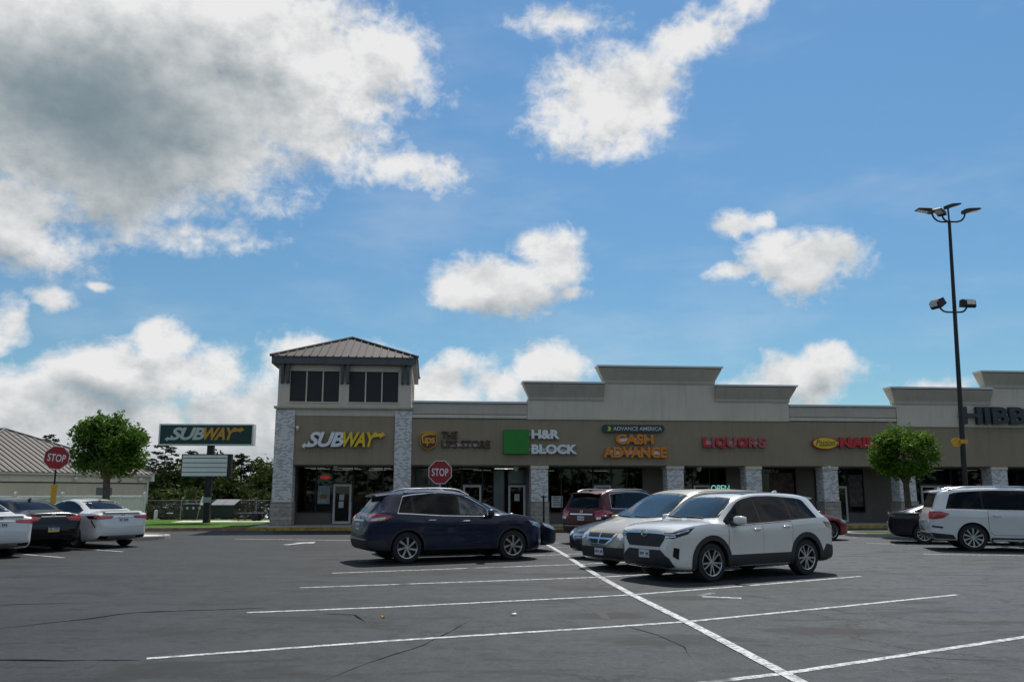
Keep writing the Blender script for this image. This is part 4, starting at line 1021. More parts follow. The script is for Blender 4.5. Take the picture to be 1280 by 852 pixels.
    def doors(s, cuts, m, z0, handle='chrome', hz=.10, hx=.17, top_in=.012):
        """door skins between the x positions in cuts, proud of a dark shut line; handle near each rear edge"""
        for sd_ in (1, -1):
            for a, c in zip(cuts, cuts[1:]):
                def outl(e):
                    lo_, pts = [], []
                    n = 8; wr = s.p['r']+.075
                    for i in range(n+1):
                        x = a+(c-a)*i/n; x = min(max(x, a+.0), c); z = z0
                        for wx in (s.p['xr'], s.p['xf']):
                            if abs(x-wx) < wr: z = max(z, s.p['r']+math.sqrt(max(0, wr*wr-(x-wx)**2)))
                        xx = x+(e if i == 0 else -e if i == n else 0)
                        pts.append((xx, sd_*2, z+e))
                    for i in range(n+1):
                        x = c+(a-c)*i/n; xx = x+(-e if i == 0 else e if i == n else 0)
                        pts.append((xx, sd_*2, s.belt(x)-top_in-e))
                    return pts
                b = MB(); b.cur = 1; s.panel(b, outl(-.007), (0, -sd_, 0), .0015, .012); b.cur = 0; s.panel(b, outl(.004), (0, -sd_, 0), .0042, .008)
                dr = b.build('door', [m, M['black']], s.root, 30)
                hx_ = a+hx; z = s.belt(hx_)-hz; y = s.surf_y(hx_, z)
                h = MB(); h.tube([(hx_-.10, sd_*(y+.012), z), (hx_-.075, sd_*(y+.034), z+.004), (hx_+.075, sd_*(y+.034), z+.006), (hx_+.10, sd_*(y+.012), z+.004)], [.012, .017, .017, .012], 8)
                h.build('handle', M[handle] if isinstance(handle, str) else handle, dr, 40)
    def mirrors(s, x, z, m, foot=M['black_plastic']):
        for sd_ in (1, -1):
            y = s.surf_y(x, z-.05)*.5+s.wb(x)*.5
            b = MB(); 
            Mx = Matrix.Translation((x, sd_*(y+.13), z+.045)) @ Matrix.Rotation(R(10*sd_), 4, 'Z')
            vs, fs = [], []; nu, nv = 12, 8
            for i in range(nv+1):
                ph = -math.pi/2+math.pi*i/nv
                for k in range(nu):
                    t = 2*math.pi*k/nu; sp_ = lambda v, e: math.copysign(abs(v)**e, v)
                    vs.append(Mx @ Vector((.085*sp_(math.cos(ph), .6)*sp_(math.cos(t), .7)-(.02 if math.cos(t) < 0 else 0), .125*sp_(math.cos(ph), .6)*sp_(math.sin(t), .7), .085*sp_(math.sin(ph), .7))))
            fs = [(i*nu+k, i*nu+(k+1) % nu, (i+1)*nu+(k+1) % nu, (i+1)*nu+k) for i in range(nv) for k in range(nu)]
            b.add(vs, fs); mr = b.build('side_mirror', m, s.root, 50)
            b = MB(); b.prism([(x-.05, z-.06), (x+.10, z-.06), (x+.06, z+.02), (x-.06, z+.02)], 'y', sd_*(y-.06), sd_*(y+.10)); b.build('mirror_foot', foot, mr)
            b = MB(); q = [Mx @ Vector((-.088, yy*.095, zz*.06)) for yy, zz in ((-1, -1), (1, -1), (1, 1), (-1, 1))]; q2 = [v+Vector((-.016, 0, 0)) for v in q]
            b.add(q+q2, [(0, 1, 2, 3), (7, 6, 5, 4), (0, 4, 5, 1), (1, 5, 6, 2), (2, 6, 7, 3), (3, 7, 4, 0)]); b.build('mirror_glass', M['chrome'], mr)
    def plate(s, z, front=False, w=.30, h=.15, style='white', y=0.0):
        x0 = s.surf_x(y, z, front); sg = 1 if front else -1
        b = MB(); b.box(min(x0-.02*sg, x0+.014*sg), max(x0-.02*sg, x0+.014*sg), y-w/2, y+w/2, z-h/2, z+h/2); o = b.build('licence_plate', M['plate'], s.root)
        f = lambda a, c, z_0, z_1, mm, nm: MB().box(min(x0+.0145*sg, x0+.0165*sg), max(x0+.0145*sg, x0+.0165*sg), a, c, z_0, z_1).build(nm, M[mm], o)
        if style == 'banded':
            f(y-w/2, y+w/2, z+h*.24, z+h/2, 'plate_blue', 'blue_band'); f(y-w/2, y+w/2, z-h/2, z-h*.24, 'plate_yellow', 'yellow_band')
        b = MB(); sgx = (min(x0+.0145*sg, x0+.017*sg), max(x0+.0145*sg, x0+.017*sg))
        for k in range(6):
            yc = y-w*.36+w*.72*k/5
            if k != 3: b.box(*sgx, yc-.014, yc+.014, z-h*.18, z+h*.16)
        b.build('plate_marks', M['plate_ink'], o)
    def emblem(s, z, front=True, r1=.07, r2=.05, y=0.0, bar=True, m='chrome'):
        x0 = s.surf_x(y, z, front); sg = 1 if front else -1
        b = MB(); Mx = Matrix.Translation((x0+.018*sg, y, z)) @ Matrix.Rotation(R(90), 4, 'Y')
        pts = [(x0+.02*sg, y+r1*math.cos(2*math.pi*i/20), z+r2*math.sin(2*math.pi*i/20)) for i in range(21)]
        b.tube(pts, .010, 6, False)
        if bar: b.box(min(x0, x0+.024*sg), max(x0, x0+.024*sg), y-r1*.9, y+r1*.9, z-.012, z+.012)
        return b.build('emblem', M[m], s.root, 40)
    def arches(s, m, w=.075, off=.010, ry=None):
        """cladding round the wheel openings"""
        for wx in (s.p['xr'], s.p['xf']):
            for sd_ in (1, -1):
                r0 = s.p['r']+.045; r1 = r0+w; pts = []
                z0 = max(s.bot(wx)+.02, .2)
                a0 = math.asin(max(-1, (z0-s.p['r'])/r1))
                b = MB(); arc = lambda r_, t: (wx+r_*math.cos(a0+(math.pi-2*a0)*t), sd_*2, s.p['r']+r_*math.sin(a0+(math.pi-2*a0)*t))
                for k in range(10):
                    ts = [(k+q/2)/10 for q in range(3)]
                    s.panel(b, [arc(r1, t) for t in ts]+[arc(r0, t) for t in reversed(ts)], (0, -sd_, 0), off, .08, .05)
                b.build('arch_cladding', m, s.root, 30)
    def rocker(s, m, h=.14, off=.010, x0=None, x1=None):
        a = x0 or s.p['xr']+s.p['r']+.06; c = x1 or s.p['xf']-s.p['r']-.06
        for sd_ in (1, -1):
            pts = [(a, sd_*2, s.bot(a)+.01), (c, sd_*2, s.bot(c)+.01), (c, sd_*2, s.bot(c)+h), (a, sd_*2, s.bot(a)+h)]
            b = MB(); s.panel(b, pts, (0, -sd_, 0), off, .05, .09); b.build('sill_cladding', m, s.root, 30)
    def rails(s, x0, x1, m, y=None, h=.045):
        for sd_ in (1, -1):
            P = []; n = 14
            for i in range(n+1):
                x = x0+(x1-x0)*i/n; e = min(i, n-i)/2; P.append((x, sd_*((y or s.wt(x))-.03), s.top(x)-.045+h*min(1.0, e)+.015))
            b = MB(); b.tube(P, .019, 8); b.build('roof_rail', m, s.root, 40)
    def fin(s, x, m):
        b = MB(); z = s.top(x)-.01; b.prism([(x-.10, z), (x+.10, z), (x-.03, z+.065), (x-.085, z+.07)], 'y', -.018, .018); b.build('aerial_fin', m, s.root, 40)
    def spoiler(s, x0, x1, hw):
        m = s.body.data.materials[0]; sl = (s.top(x1+.35)-s.top(x1))/.35*1.5; z = lambda x: s.top(x1)+.003+(x-x1)*sl
        b = MB(); pts = [(x0, z(x0)-.028), (x0, z(x0)-.004), (x0+.06, z(x0+.06)), (x1, z(x1)), (x1, z(x1)-.05), (x0+.25, z(x0+.25)-.06)]
        n = 7
        vs = [(px, -hw+2*hw*k/n, pz-.045*abs(2*k/n-1)**2.5+ (0)) for k in range(n+1) for px, pz in pts]; m_ = len(pts)
        b.add(vs, [(k*m_+i, k*m_+(i+1) % m_, (k+1)*m_+(i+1) % m_, (k+1)*m_+i) for k in range(n) for i in range(m_)]+[tuple(range(m_)), tuple(n*m_+i for i in range(m_))])
        b.build('roof_spoiler', m, s.root, 35)
    def wipers(s, xc, zc, n=2):
        b = MB()
        for k in range(n):
            y = .45-.62*k; P = []
            for i in range(7):
                yy = y-.50*i/6; z = zc+.03+.02*i/6; xx = s.surf_x(yy, z); P.append((xx+.02, yy, z))
            b.tube(P, .010, 5)
        b.build('wiper', M['black'], s.root)
    def place(s, anchor, wheel, fwd, z=0.0):
        """put the contact point of one wheel ('FL','FR','RL','RR') at anchor, nose along fwd"""
        f = Vector((fwd[0], fwd[1], 0)).normalized(); a = math.atan2(f.y, f.x)
        wx = s.p['xf'] if wheel[0] == 'F' else s.p['xr']; wy = (1 if wheel[1] == 'L' else -1)*(s.W/2-.1)
        lf = Vector((-f.y, f.x, 0)); k = s.scale
        mid = s.L/2
        pos = Vector((anchor[0], anchor[1], z))-f*wx*k-lf*wy*k
        # children sit with the rear bumper at x=0; shift them so the Empty is under the middle of the car
        for ch in s.root.children:
            ch.matrix_parent_inverse = Matrix.Translation((-mid, 0, 0))
        s.root.location = pos+f*mid*k; s.root.rotation_euler = (0, 0, a); s.root.scale = (k, k, k)

def warp(keys, xmap=None, zmap=None, kz=None):
    return [((xmap(x) if xmap else x), (zmap(z) if zmap else z)) for x, z in keys]

SUV = dict(crisp=True, L=4.60, W=1.855, xr=.99, xf=3.68, r=.365, tw=.235, waist=.03,
    top=[(0,.80),(.03,.93),(.06,1.02),(.12,1.10),(.24,1.26),(.38,1.47),(.48,1.595),(.62,1.635),(1.0,1.665),(1.6,1.69),(2.1,1.685),(2.45,1.655),(2.75,1.59),(3.08,1.415),(3.38,1.225),(3.50,1.155),(3.64,1.135),(4.1,1.10),(4.38,1.05),(4.50,1.01),(4.56,.96),(4.585,.85),(4.6,.66)],
    belt=[(0,.72),(.06,.92),(.14,1.05),(.35,1.15),(.8,1.14),(2.0,1.085),(3.2,1.05),(3.6,1.075),(4.1,1.04),(4.38,.985),(4.52,.91),(4.58,.76),(4.6,.60)],
    bot=[(0,.50),(.04,.40),(.12,.30),(.5,.25),(1.4,.24),(3.2,.24),(4.2,.22),(4.42,.24),(4.54,.32),(4.6,.46)],
    wb=[(0,.66),(.03,.75),(.08,.83),(.18,.885),(.4,.915),(1.0,.9275),(3.0,.9275),(3.8,.922),(4.15,.90),(4.38,.84),(4.50,.76),(4.56,.68),(4.6,.60)],
    wt=[(0,.56),(.08,.63),(.3,.60),(.48,.575),(.8,.60),(1.6,.625),(2.4,.63),(2.9,.655),(3.3,.70),(3.62,.745),(3.8,.755),(4.15,.72),(4.4,.66),(4.52,.58),(4.6,.5)])
ROUND = dict(crisp=True, L=4.63, W=1.84, xr=.98, xf=3.685, r=.36, tw=.225, waist=.035,
    top=[(0,.78),(.03,.92),(.06,1.03),(.12,1.12),(.26,1.28),(.40,1.46),(.50,1.565),(.62,1.615),(1.0,1.665),(1.7,1.70),(2.15,1.685),(2.5,1.62),(2.88,1.46),(3.24,1.245),(3.40,1.165),(3.56,1.14),(4.05,1.085),(4.36,1.01),(4.50,.94),(4.57,.86),(4.61,.74),(4.63,.60)],
    belt=[(0,.70),(.06,.93),(.14,1.07),(.35,1.16),(.9,1.14),(2.0,1.08),(3.2,1.06),(3.6,1.08),(4.1,1.02),(4.38,.93),(4.52,.84),(4.6,.70),(4.63,.55)],
    bot=SUV['bot'][:-4]+[(4.2,.22),(4.45,.24),(4.57,.32),(4.63,.44)],
    wb=[(0,.64),(.03,.73),(.08,.82),(.18,.875),(.4,.905),(1.0,.92),(3.0,.92),(3.8,.91),(4.15,.87),(4.38,.79),(4.50,.70),(4.58,.60),(4.63,.48)],
    wt=[(0,.54),(.08,.61),(.3,.58),(.48,.565),(.8,.595),(1.6,.615),(2.4,.62),(2.9,.65),(3.3,.69),(3.62,.73),(3.8,.73),(4.15,.68),(4.4,.58),(4.55,.46),(4.63,.38)])
BIG = dict(crisp=True, L=5.13, W=1.95, xr=1.13, xf=4.205, r=.39, tw=.265, waist=.02,
    top=[(0,.84),(.03,.98),(.06,1.08),(.10,1.16),(.16,1.32),(.25,1.55),(.33,1.70),(.45,1.755),(.8,1.80),(1.7,1.83),(2.6,1.82),(2.95,1.78),(3.25,1.69),(3.6,1.48),(3.95,1.26),(4.1,1.18),(4.25,1.155),(4.6,1.12),(4.9,1.06),(5.02,1.00),(5.08,.92),(5.115,.80),(5.13,.66)],
    belt=[(0,.76),(.05,.95),(.10,1.10),(.25,1.20),(.8,1.19),(2.4,1.15),(3.8,1.11),(4.1,1.11),(4.6,1.06),(4.9,.98),(5.04,.90),(5.11,.74),(5.13,.60)],
    bot=[(0,.50),(.04,.42),(.12,.34),(.5,.28),(1.6,.27),(4.6,.26),(4.95,.27),(5.07,.34),(5.13,.46)],
    wb=[(0,.74),(.03,.82),(.08,.89),(.18,.935),(.4,.96),(1.0,.975),(3.4,.975),(4.3,.97),(4.7,.94),(4.92,.88),(5.04,.80),(5.10,.72),(5.13,.64)],
    wt=[(0,.62),(.08,.70),(.25,.68),(.4,.66),(.8,.685),(1.6,.70),(2.7,.70),(3.3,.72),(3.8,.76),(4.1,.79),(4.3,.79),(4.7,.76),(4.95,.68),(5.06,.6),(5.13,.52)])
VAN = dict(L=5.09, W=2.0, xr=1.06, xf=4.09, r=.345, tw=.215, waist=.025,
    top=[(0,.80),(.03,.94),(.06,1.05),(.12,1.18),(.22,1.42),(.32,1.62),(.45,1.70),(.8,1.735),(1.7,1.76),(2.5,1.745),(2.85,1.69),(3.2,1.56),(3.6,1.34),(3.95,1.16),(4.12,1.09),(4.25,1.06),(4.55,.99),(4.82,.90),(4.95,.83),(5.03,.75),(5.07,.66),(5.09,.56)],
    belt=[(0,.72),(.05,.92),(.12,1.02),(.3,1.06),(1.0,1.05),(2.6,1.02),(3.7,.98),(4.1,.97),(4.5,.90),(4.8,.80),(4.95,.73),(5.05,.62),(5.09,.5)],
    bot=[(0,.46),(.04,.36),(.12,.28),(.5,.22),(1.6,.20),(4.5,.20),(4.85,.20),(5.0,.25),(5.06,.32),(5.09,.42)],
    wb=[(0,.78),(.03,.85),(.08,.91),(.18,.955),(.4,.985),(1.0,1.0),(3.4,1.0),(4.1,.99),(4.5,.95),(4.8,.87),(4.95,.79),(5.04,.70),(5.09,.60)],
    wt=[(0,.66),(.1,.72),(.3,.70),(.5,.68),(1.2,.72),(2.5,.72),(3.0,.74),(3.5,.78),(3.95,.82),(4.2,.82),(4.55,.77),(4.85,.66),(5.0,.55),(5.09,.46)])
SEDAN = dict(crisp=True, L=4.88, W=1.84, xr=1.09, xf=3.915, r=.335, tw=.22, waist=.03,
    top=[(0,.72),(.03,.86),(.06,.97),(.10,1.045),(.16,1.075),(.35,1.08),(.62,1.11),(.95,1.235),(1.3,1.365),(1.65,1.435),(2.0,1.45),(2.4,1.425),(2.75,1.34),(3.1,1.20),(3.45,1.045),(3.6,.99),(3.8,.965),(4.2,.90),(4.55,.80),(4.72,.73),(4.81,.66),(4.86,.58),(4.88,.50)],
    belt=[(0,.64),(.05,.88),(.10,.98),(.3,1.00),(.7,1.01),(1.4,.99),(2.4,.94),(3.3,.90),(3.7,.89),(4.2,.82),(4.55,.72),(4.72,.65),(4.83,.56),(4.88,.44)],
    bot=[(0,.46),(.04,.36),(.12,.28),(.5,.20),(1.4,.17),(3.6,.17),(4.4,.17),(4.68,.18),(4.81,.24),(4.88,.34)],
    wb=[(0,.62),(.03,.71),(.08,.79),(.18,.85),(.4,.895),(1.0,.92),(2.4,.918),(3.6,.915),(4.2,.89),(4.5,.83),(4.70,.73),(4.81,.62),(4.88,.46)],
    wt=[(0,.52),(.08,.60),(.2,.66),(.5,.67),(.75,.63),(1.2,.575),(1.7,.56),(2.3,.565),(2.8,.60),(3.2,.66),(3.55,.71),(3.8,.72),(4.2,.66),(4.55,.56),(4.75,.45),(4.88,.34)])
def fastback():
    d = dict(SEDAN); d['top'] = [(0,.74),(.03,.88),(.06,.98),(.10,1.03),(.18,1.055),(.4,1.10),(.7,1.185),(1.05,1.29),(1.4,1.375),(1.75,1.425),(2.1,1.435),(2.45,1.405)]+SEDAN['top'][12:]
    d['wt'] = [(0,.54),(.08,.62),(.2,.64),(.5,.60),(.9,.56),(1.4,.55),(1.8,.55)]+SEDAN['wt'][7:]
    return d

P_ = dict(pearl=paint('pearl_white_paint', (.66, .65, .61), 0, .25), white=paint('white_car_paint', (.64, .64, .62), 0, .25), navy=paint('dark_blue_metallic_paint', (.0028, .009, .034), .0, .3, .45),
    blue=paint('blue_metallic_paint', (.004, .008, .022), .1, .3, .5), red=paint('dark_red_metallic_paint', (.060, .0012, .0025), .0, .4, .25), bright_red=paint('red_paint', (.22, .008, .014), .2, .3),
    beige=paint('champagne_metallic_paint', (.38, .345, .28), .15, .38, .6), black=paint('black_paint', (.003, .0032, .004), .0, .25, .35), slate=paint('slate_blue_metallic_paint', (.018, .024, .036), .2, .3, .5), dark=paint('midnight_paint', (.003, .004, .008), .0, .25, .4))
PM = M['black_plastic']

def compact_suv():
    c = Car(SUV, 'parked_car', 'white SUV with black wheel arch cladding, dark grille and chrome emblem, nearest the camera', 'car', GP_CARS)
    m = P_['pearl']; c.finish_body(m)
    c.arches(PM, .10, .012); c.rocker(PM, .25, .012)
    c.doors([.98+.44, 2.28, 3.24], m, .45, m, hz=.11)
    c.side_glass(.58, 3.40, [.98, 1.38, 2.30], rear_lean=.55, head=.10, gap=.03)
    c.screen(1.175, 1.585, .70, .575, True); c.screen(1.13, 1.50, .56, .50, False, 'auto_tint', .02)
    # black roof panel and body coloured spoiler
    c.decal('sunroof', [(1.2,-.52,1.7),(2.45,-.54,1.7),(2.45,.54,1.7),(1.2,.52,1.7)], (0,0,-1), M['black_gloss'], off=.004, grid=.1)
    c.spoiler(.30, .80, .53)
    # front: black grille, chrome line, lower black mask, silver skid, lamps
    c.decal('upper_grille', [(4.6,-.50,.90),(4.6,.50,.90),(4.6,.56,.80),(4.6,.44,.66),(4.6,-.44,.66),(4.6,-.56,.80)], (-1,0,0), PM, off=.008, grid=.05)
    c.strip('grille_chrome', [(4.6,-.54,.915),(4.6,-.15,.925),(4.6,.15,.925),(4.6,.54,.915)], (-1,0,0), .035, M['chrome'], off=.016)
    c.decal('bumper_mask', [(4.6,-.46,.60),(4.6,.46,.60),(4.6,.66,.46),(4.6,.74,.30),(4.6,.5,.26),(4.6,-.5,.26),(4.6,-.74,.30),(4.6,-.66,.46)], (-1,0,0), PM, off=.010, grid=.06)
    c.strip('grille_bar', [(4.6,-.45,.625),(4.6,.45,.625)], (-1,0,0), .035, m, off=.016)
    c.strip('skid_plate', [(4.6,-.5,.285),(4.6,.5,.285)], (-1,0,0), .03, M['alloy'], off=.02)
    for sd_ in (1, -1):
        d = (-.80, -.60*sd_, 0)
        hl = c.decal('headlight', [(4.56,.46*sd_,.915),(4.50,.70*sd_,.93),(4.22,.89*sd_,1.005),(4.12,.90*sd_,1.025),(4.26,.875*sd_,.905),(4.48,.72*sd_,.825),(4.56,.50*sd_,.83)], d, M['black_gloss'], off=.010, grid=.04)
        c.strip('light_bar', [(4.54,.52*sd_,.895),(4.46,.72*sd_,.90),(4.24,.88*sd_,.975)], d, .030, M['lamp_clear'], hl, off=.018)
        c.strip('light_bar', [(4.53,.55*sd_,.85),(4.44,.74*sd_,.86)], d, .026, M['lamp_clear'], hl, off=.018)
        c.decal('fog_lamp_housing', [(4.48,.72*sd_,.66),(4.42,.80*sd_,.64),(4.44,.79*sd_,.44),(4.50,.70*sd_,.50)], d, M['black_gloss'], off=.010, grid=.04)
        tl = c.decal('tail_light', [(.02,.45*sd_,1.02),(.10,.80*sd_,1.05),(.45,.91*sd_,1.08),(.36,.91*sd_,.97),(.10,.82*sd_,.90),(.02,.45*sd_,.93)], (.75, -.66*sd_, 0), M['lamp_red_dark'], off=.010, grid=.04)
    c.emblem(.905, True, .085, .06); c.plate(.52, True)
    c.decal('rear_bumper', [(0,-.72,.56),(0,.72,.56),(0,.8,.30),(0,-.8,.30)], (1,0,0), PM, off=.012, grid=.06)
    for sd_ in (1, -1): c.decal('bumper_corner', [(.02,sd_*2,.56),(.36,sd_*2,.62),(.52,sd_*2,.42),(.48,sd_*2,.26),(.12,sd_*2,.30)], (0,-sd_,0), PM, off=.011, grid=.05)
    c.mirrors(3.06, 1.10, m); c.wipers(3.52, 1.155); c.fin(.9, m); c.plate(.86, False)
    for sd_ in (1,-1): c.strip('crease', [(1.5,sd_*2,.66),(2.4,sd_*2,.62),(3.2,sd_*2,.60)], (0,-sd_,0), .012, m, off=.008)
    c.wheels('double', 'alloy', .70)
    c.place((3.79, 16.71), 'FL', (-2.31, -1.43))
def round_suv():
    c = Car(ROUND, 'parked_car', 'dark blue SUV with chrome roof rails and window trim, parked tail towards the left', 'car', GP_CARS, scale=1.03)
    m = P_['navy']; c.finish_body(m)
    c.arches(PM, .045, .009); c.rocker(PM, .12, .010)
    c.doors([1.40, 2.26, 3.18], m, .40, 'chrome', hz=.12)
    c.side_glass(.72, 3.32, [1.12, 2.26], rear_lean=.45, head=.10, gap=.03, trim='chrome', front_m='auto_glass')
    c.screen(1.17, 1.60, .69, .57, True); c.screen(1.17, 1.515, .57, .50, False, 'auto_tint', .02)
    c.spoiler(.30, .85, .53)
    for sd_ in (1, -1):
        tl = c.decal('tail_light', [(.03,.50*sd_,1.10),(.12,.76*sd_,1.14),(.30,.88*sd_,1.15),(.62,.92*sd_,1.09),(.40,.905*sd_,.98),(.12,.80*sd_,.955),(.04,.55*sd_,1.0)], (.60, -.80*sd_, 0), M['lamp_red'], off=.012, grid=.04)
        c.decal('clear_lens', [(.12,.80*sd_,1.04),(.45,.91*sd_,1.06),(.40,.905*sd_,1.0),(.12,.80*sd_,.975)], (.60, -.80*sd_, 0), M['lamp_clear'], tl, off=.018, grid=.04)
        hl = c.decal('headlight', [(4.52,.50*sd_,.83),(4.36,.76*sd_,.90),(4.10,.86*sd_,.95),(4.22,.85*sd_,.83),(4.46,.68*sd_,.74)], (-.7, -.7*sd_, 0), M['lamp_clear'], off=.010, grid=.04)
        c.decal('rear_bumper_corner', [(.03,sd_*2,.52),(.40,sd_*2,.56),(.56,sd_*2,.38),(.5,sd_*2,.24),(.14,sd_*2,.28)], (0,-sd_,0), PM, off=.010, grid=.05)
    c.strip('chrome_bar', [(0,-.46,.98),(0,.46,.98)], (1,0,0), .035, M['chrome'], off=.016); c.emblem(1.05, False, .05, .045); c.plate(.84, False)
    c.decal('rear_bumper', [(0,-.70,.52),(0,.70,.52),(0,.78,.30),(0,-.78,.30)], (1,0,0), PM, off=.012, grid=.06)
    c.strip('bumper_chrome', [(0,-.70,.555),(0,.70,.555)], (1,0,0), .025, M['alloy'], off=.016)
    c.decal('front_grille', [(4.63,-.45,.76),(4.63,.45,.76),(4.63,.3,.5),(4.63,-.3,.5)], (-1,0,0), PM, off=.008, grid=.05)
    for sd_ in (1,-1): c.decal('fog_lamp', [(4.5,.6*sd_,.48),(4.42,.72*sd_,.48),(4.44,.72*sd_,.40),(4.52,.58*sd_,.40)], (-.8,-.6*sd_,0), M['lamp_clear'], off=.010, grid=.04)
    b = MB(); b.tube([(.02,-.1,1.22),(.14,-.12,1.30)], .012, 5); b.build('wiper', M['black'], c.root)
    c.rails(.95, 2.6, M['chrome'], h=.055); c.mirrors(3.02, 1.10, m); c.wheels('swirl', 'alloy', .69)
    c.strip('antenna', [(.7,-.01,1.66),(.8,.01,1.66)], (0,0,-1), .03, M['black'])
    c.place((-2.54, 21.0), 'RR', (2.45, 1.10))
def large_suv():
    c = Car(BIG, 'parked_car', 'large white SUV with running boards and ten spoke wheels, cut by the right edge', 'car', GP_CARS)
    m = P_['white']; c.finish_body(m)
    c.arches(m, .035, .010); c.rocker(PM, .12, .012)
    b = MB(); b.box(1.62, 3.72, -1.02, -.93, .30, .34); b.box(1.62, 3.72, .93, 1.02, .30, .34); b.build('running_board', M['alloy'], c.root)
    c.doors([1.56, 2.62, 3.76], m, .46, 'chrome', hz=.16, hx=.22)
    c.side_glass(.44, 3.96, [1.45, 2.66], rear_lean=.42, head=.11, gap=.03, trim='chrome', lift=.03)
    c.screen(1.22, 1.70, .74, .64, True); c.screen(1.25, 1.66, .62, .56, False, 'auto_tint', .02)
    c.spoiler(.13, .62, .62)
    for sd_ in (1, -1):
        c.decal('tail_light', [(.02,.62*sd_,1.12),(.10,.86*sd_,1.14),(.32,.955*sd_,1.13),(.56,.968*sd_,1.06),(.36,.96*sd_,.94),(.10,.88*sd_,.90),(.02,.62*sd_,.94)], (.55, -.83*sd_, 0), M['lamp_red'], off=.012, grid=.04)
        c.strip('side_vent', [(.06,sd_*2,.70),(.34,sd_*2,.67)], (0,-sd_,0), .05, M['black'], off=.010)
        c.decal('lower_bumper', [(.02,sd_*2,.52),(.6,sd_*2,.46),(.66,sd_*2,.34),(.1,sd_*2,.36)], (0,-sd_,0), PM, off=.010, grid=.05)
        c.decal('headlight', [(5.08,.55*sd_,.98),(4.8,.86*sd_,1.03),(4.72,.92*sd_,.98),(4.95,.84*sd_,.84),(5.09,.62*sd_,.84)], (-.7,-.7*sd_,0), M['lamp_clear'], off=.010, grid=.05)
    c.decal('rear_bumper', [(0,-.76,.50),(0,.76,.50),(0,.84,.36),(0,-.84,.36)], (1,0,0), PM, off=.012, grid=.06); c.plate(.80, False)
    c.decal('front_grille', [(5.13,-.5,.95),(5.13,.5,.95),(5.13,.42,.62),(5.13,-.42,.62)], (-1,0,0), PM, off=.008, grid=.05)
    c.rails(.62, 3.0, M['alloy'], h=.05); c.fin(.55, m); c.mirrors(3.72, 1.15, m); c.wheels('twelve', 'alloy', .70)
    c.place((13.42, 25.3), 'RR', (.965, -.26))
def red_suv():
    c = Car(BIG, 'parked_car', 'dark red SUV with chrome window trim parked tail out behind the beige minivan', 'car', GP_CARS, scale=.965)
    m = P_['red']; c.finish_body(m); c.arches(m, .03, .008); c.rocker(PM, .12)
    c.doors([1.56, 2.62, 3.76], m, .46, 'chrome', hz=.14, hx=.22); c.side_glass(.55, 3.96, [1.45, 2.66], rear_lean=.32, head=.11, trim='chrome')
    c.screen(1.22, 1.70, .74, .64, True); c.screen(1.22, 1.66, .66, .58, False, 'auto_tint', .02)
    c.spoiler(.13, .62, .62)
    for sd_ in (1, -1):
        tl = c.decal('tail_light', [(.02,.60*sd_,1.10),(.10,.86*sd_,1.16),(.40,.955*sd_,1.12),(.60,.968*sd_,1.06),(.36,.96*sd_,.96),(.10,.88*sd_,.86),(.02,.62*sd_,.90)], (.65, -.75*sd_, 0), M['lamp_red'], off=.012, grid=.04)
        c.decal('clear_lens', [(.03,.66*sd_,.90),(.10,.84*sd_,.93),(.10,.84*sd_,.84),(.03,.66*sd_,.83)], (.75,-.66*sd_,0), M['lamp_clear'], tl, off=.018, grid=.04)
    c.strip('chrome_bar', [(0,-.5,1.0),(0,.5,1.0)], (1,0,0), .04, M['chrome'], off=.016); c.emblem(1.08, False, .055, .05); c.plate(.86, False, style='white')
    c.decal('rear_bumper', [(0,-.76,.56),(0,.76,.56),(0,.84,.36),(0,-.84,.36)], (1,0,0), PM, off=.012, grid=.06)
    c.strip('bumper_chrome', [(0,-.74,.60),(0,.74,.60)], (1,0,0), .02, M['alloy'], off=.016)
    b = MB(); b.tube([(.05,-.1,1.25),(.15,-.45,1.30)], .014, 5); b.build('wiper', M['black'], c.root)
    c.rails(.62, 3.0, M['alloy'], h=.05); c.fin(.6, M['black']); c.mirrors(3.72, 1.15, m); c.wheels('five', 'alloy', .68)
    c.place((2.45, 30.3), 'RL', (.70, .72))
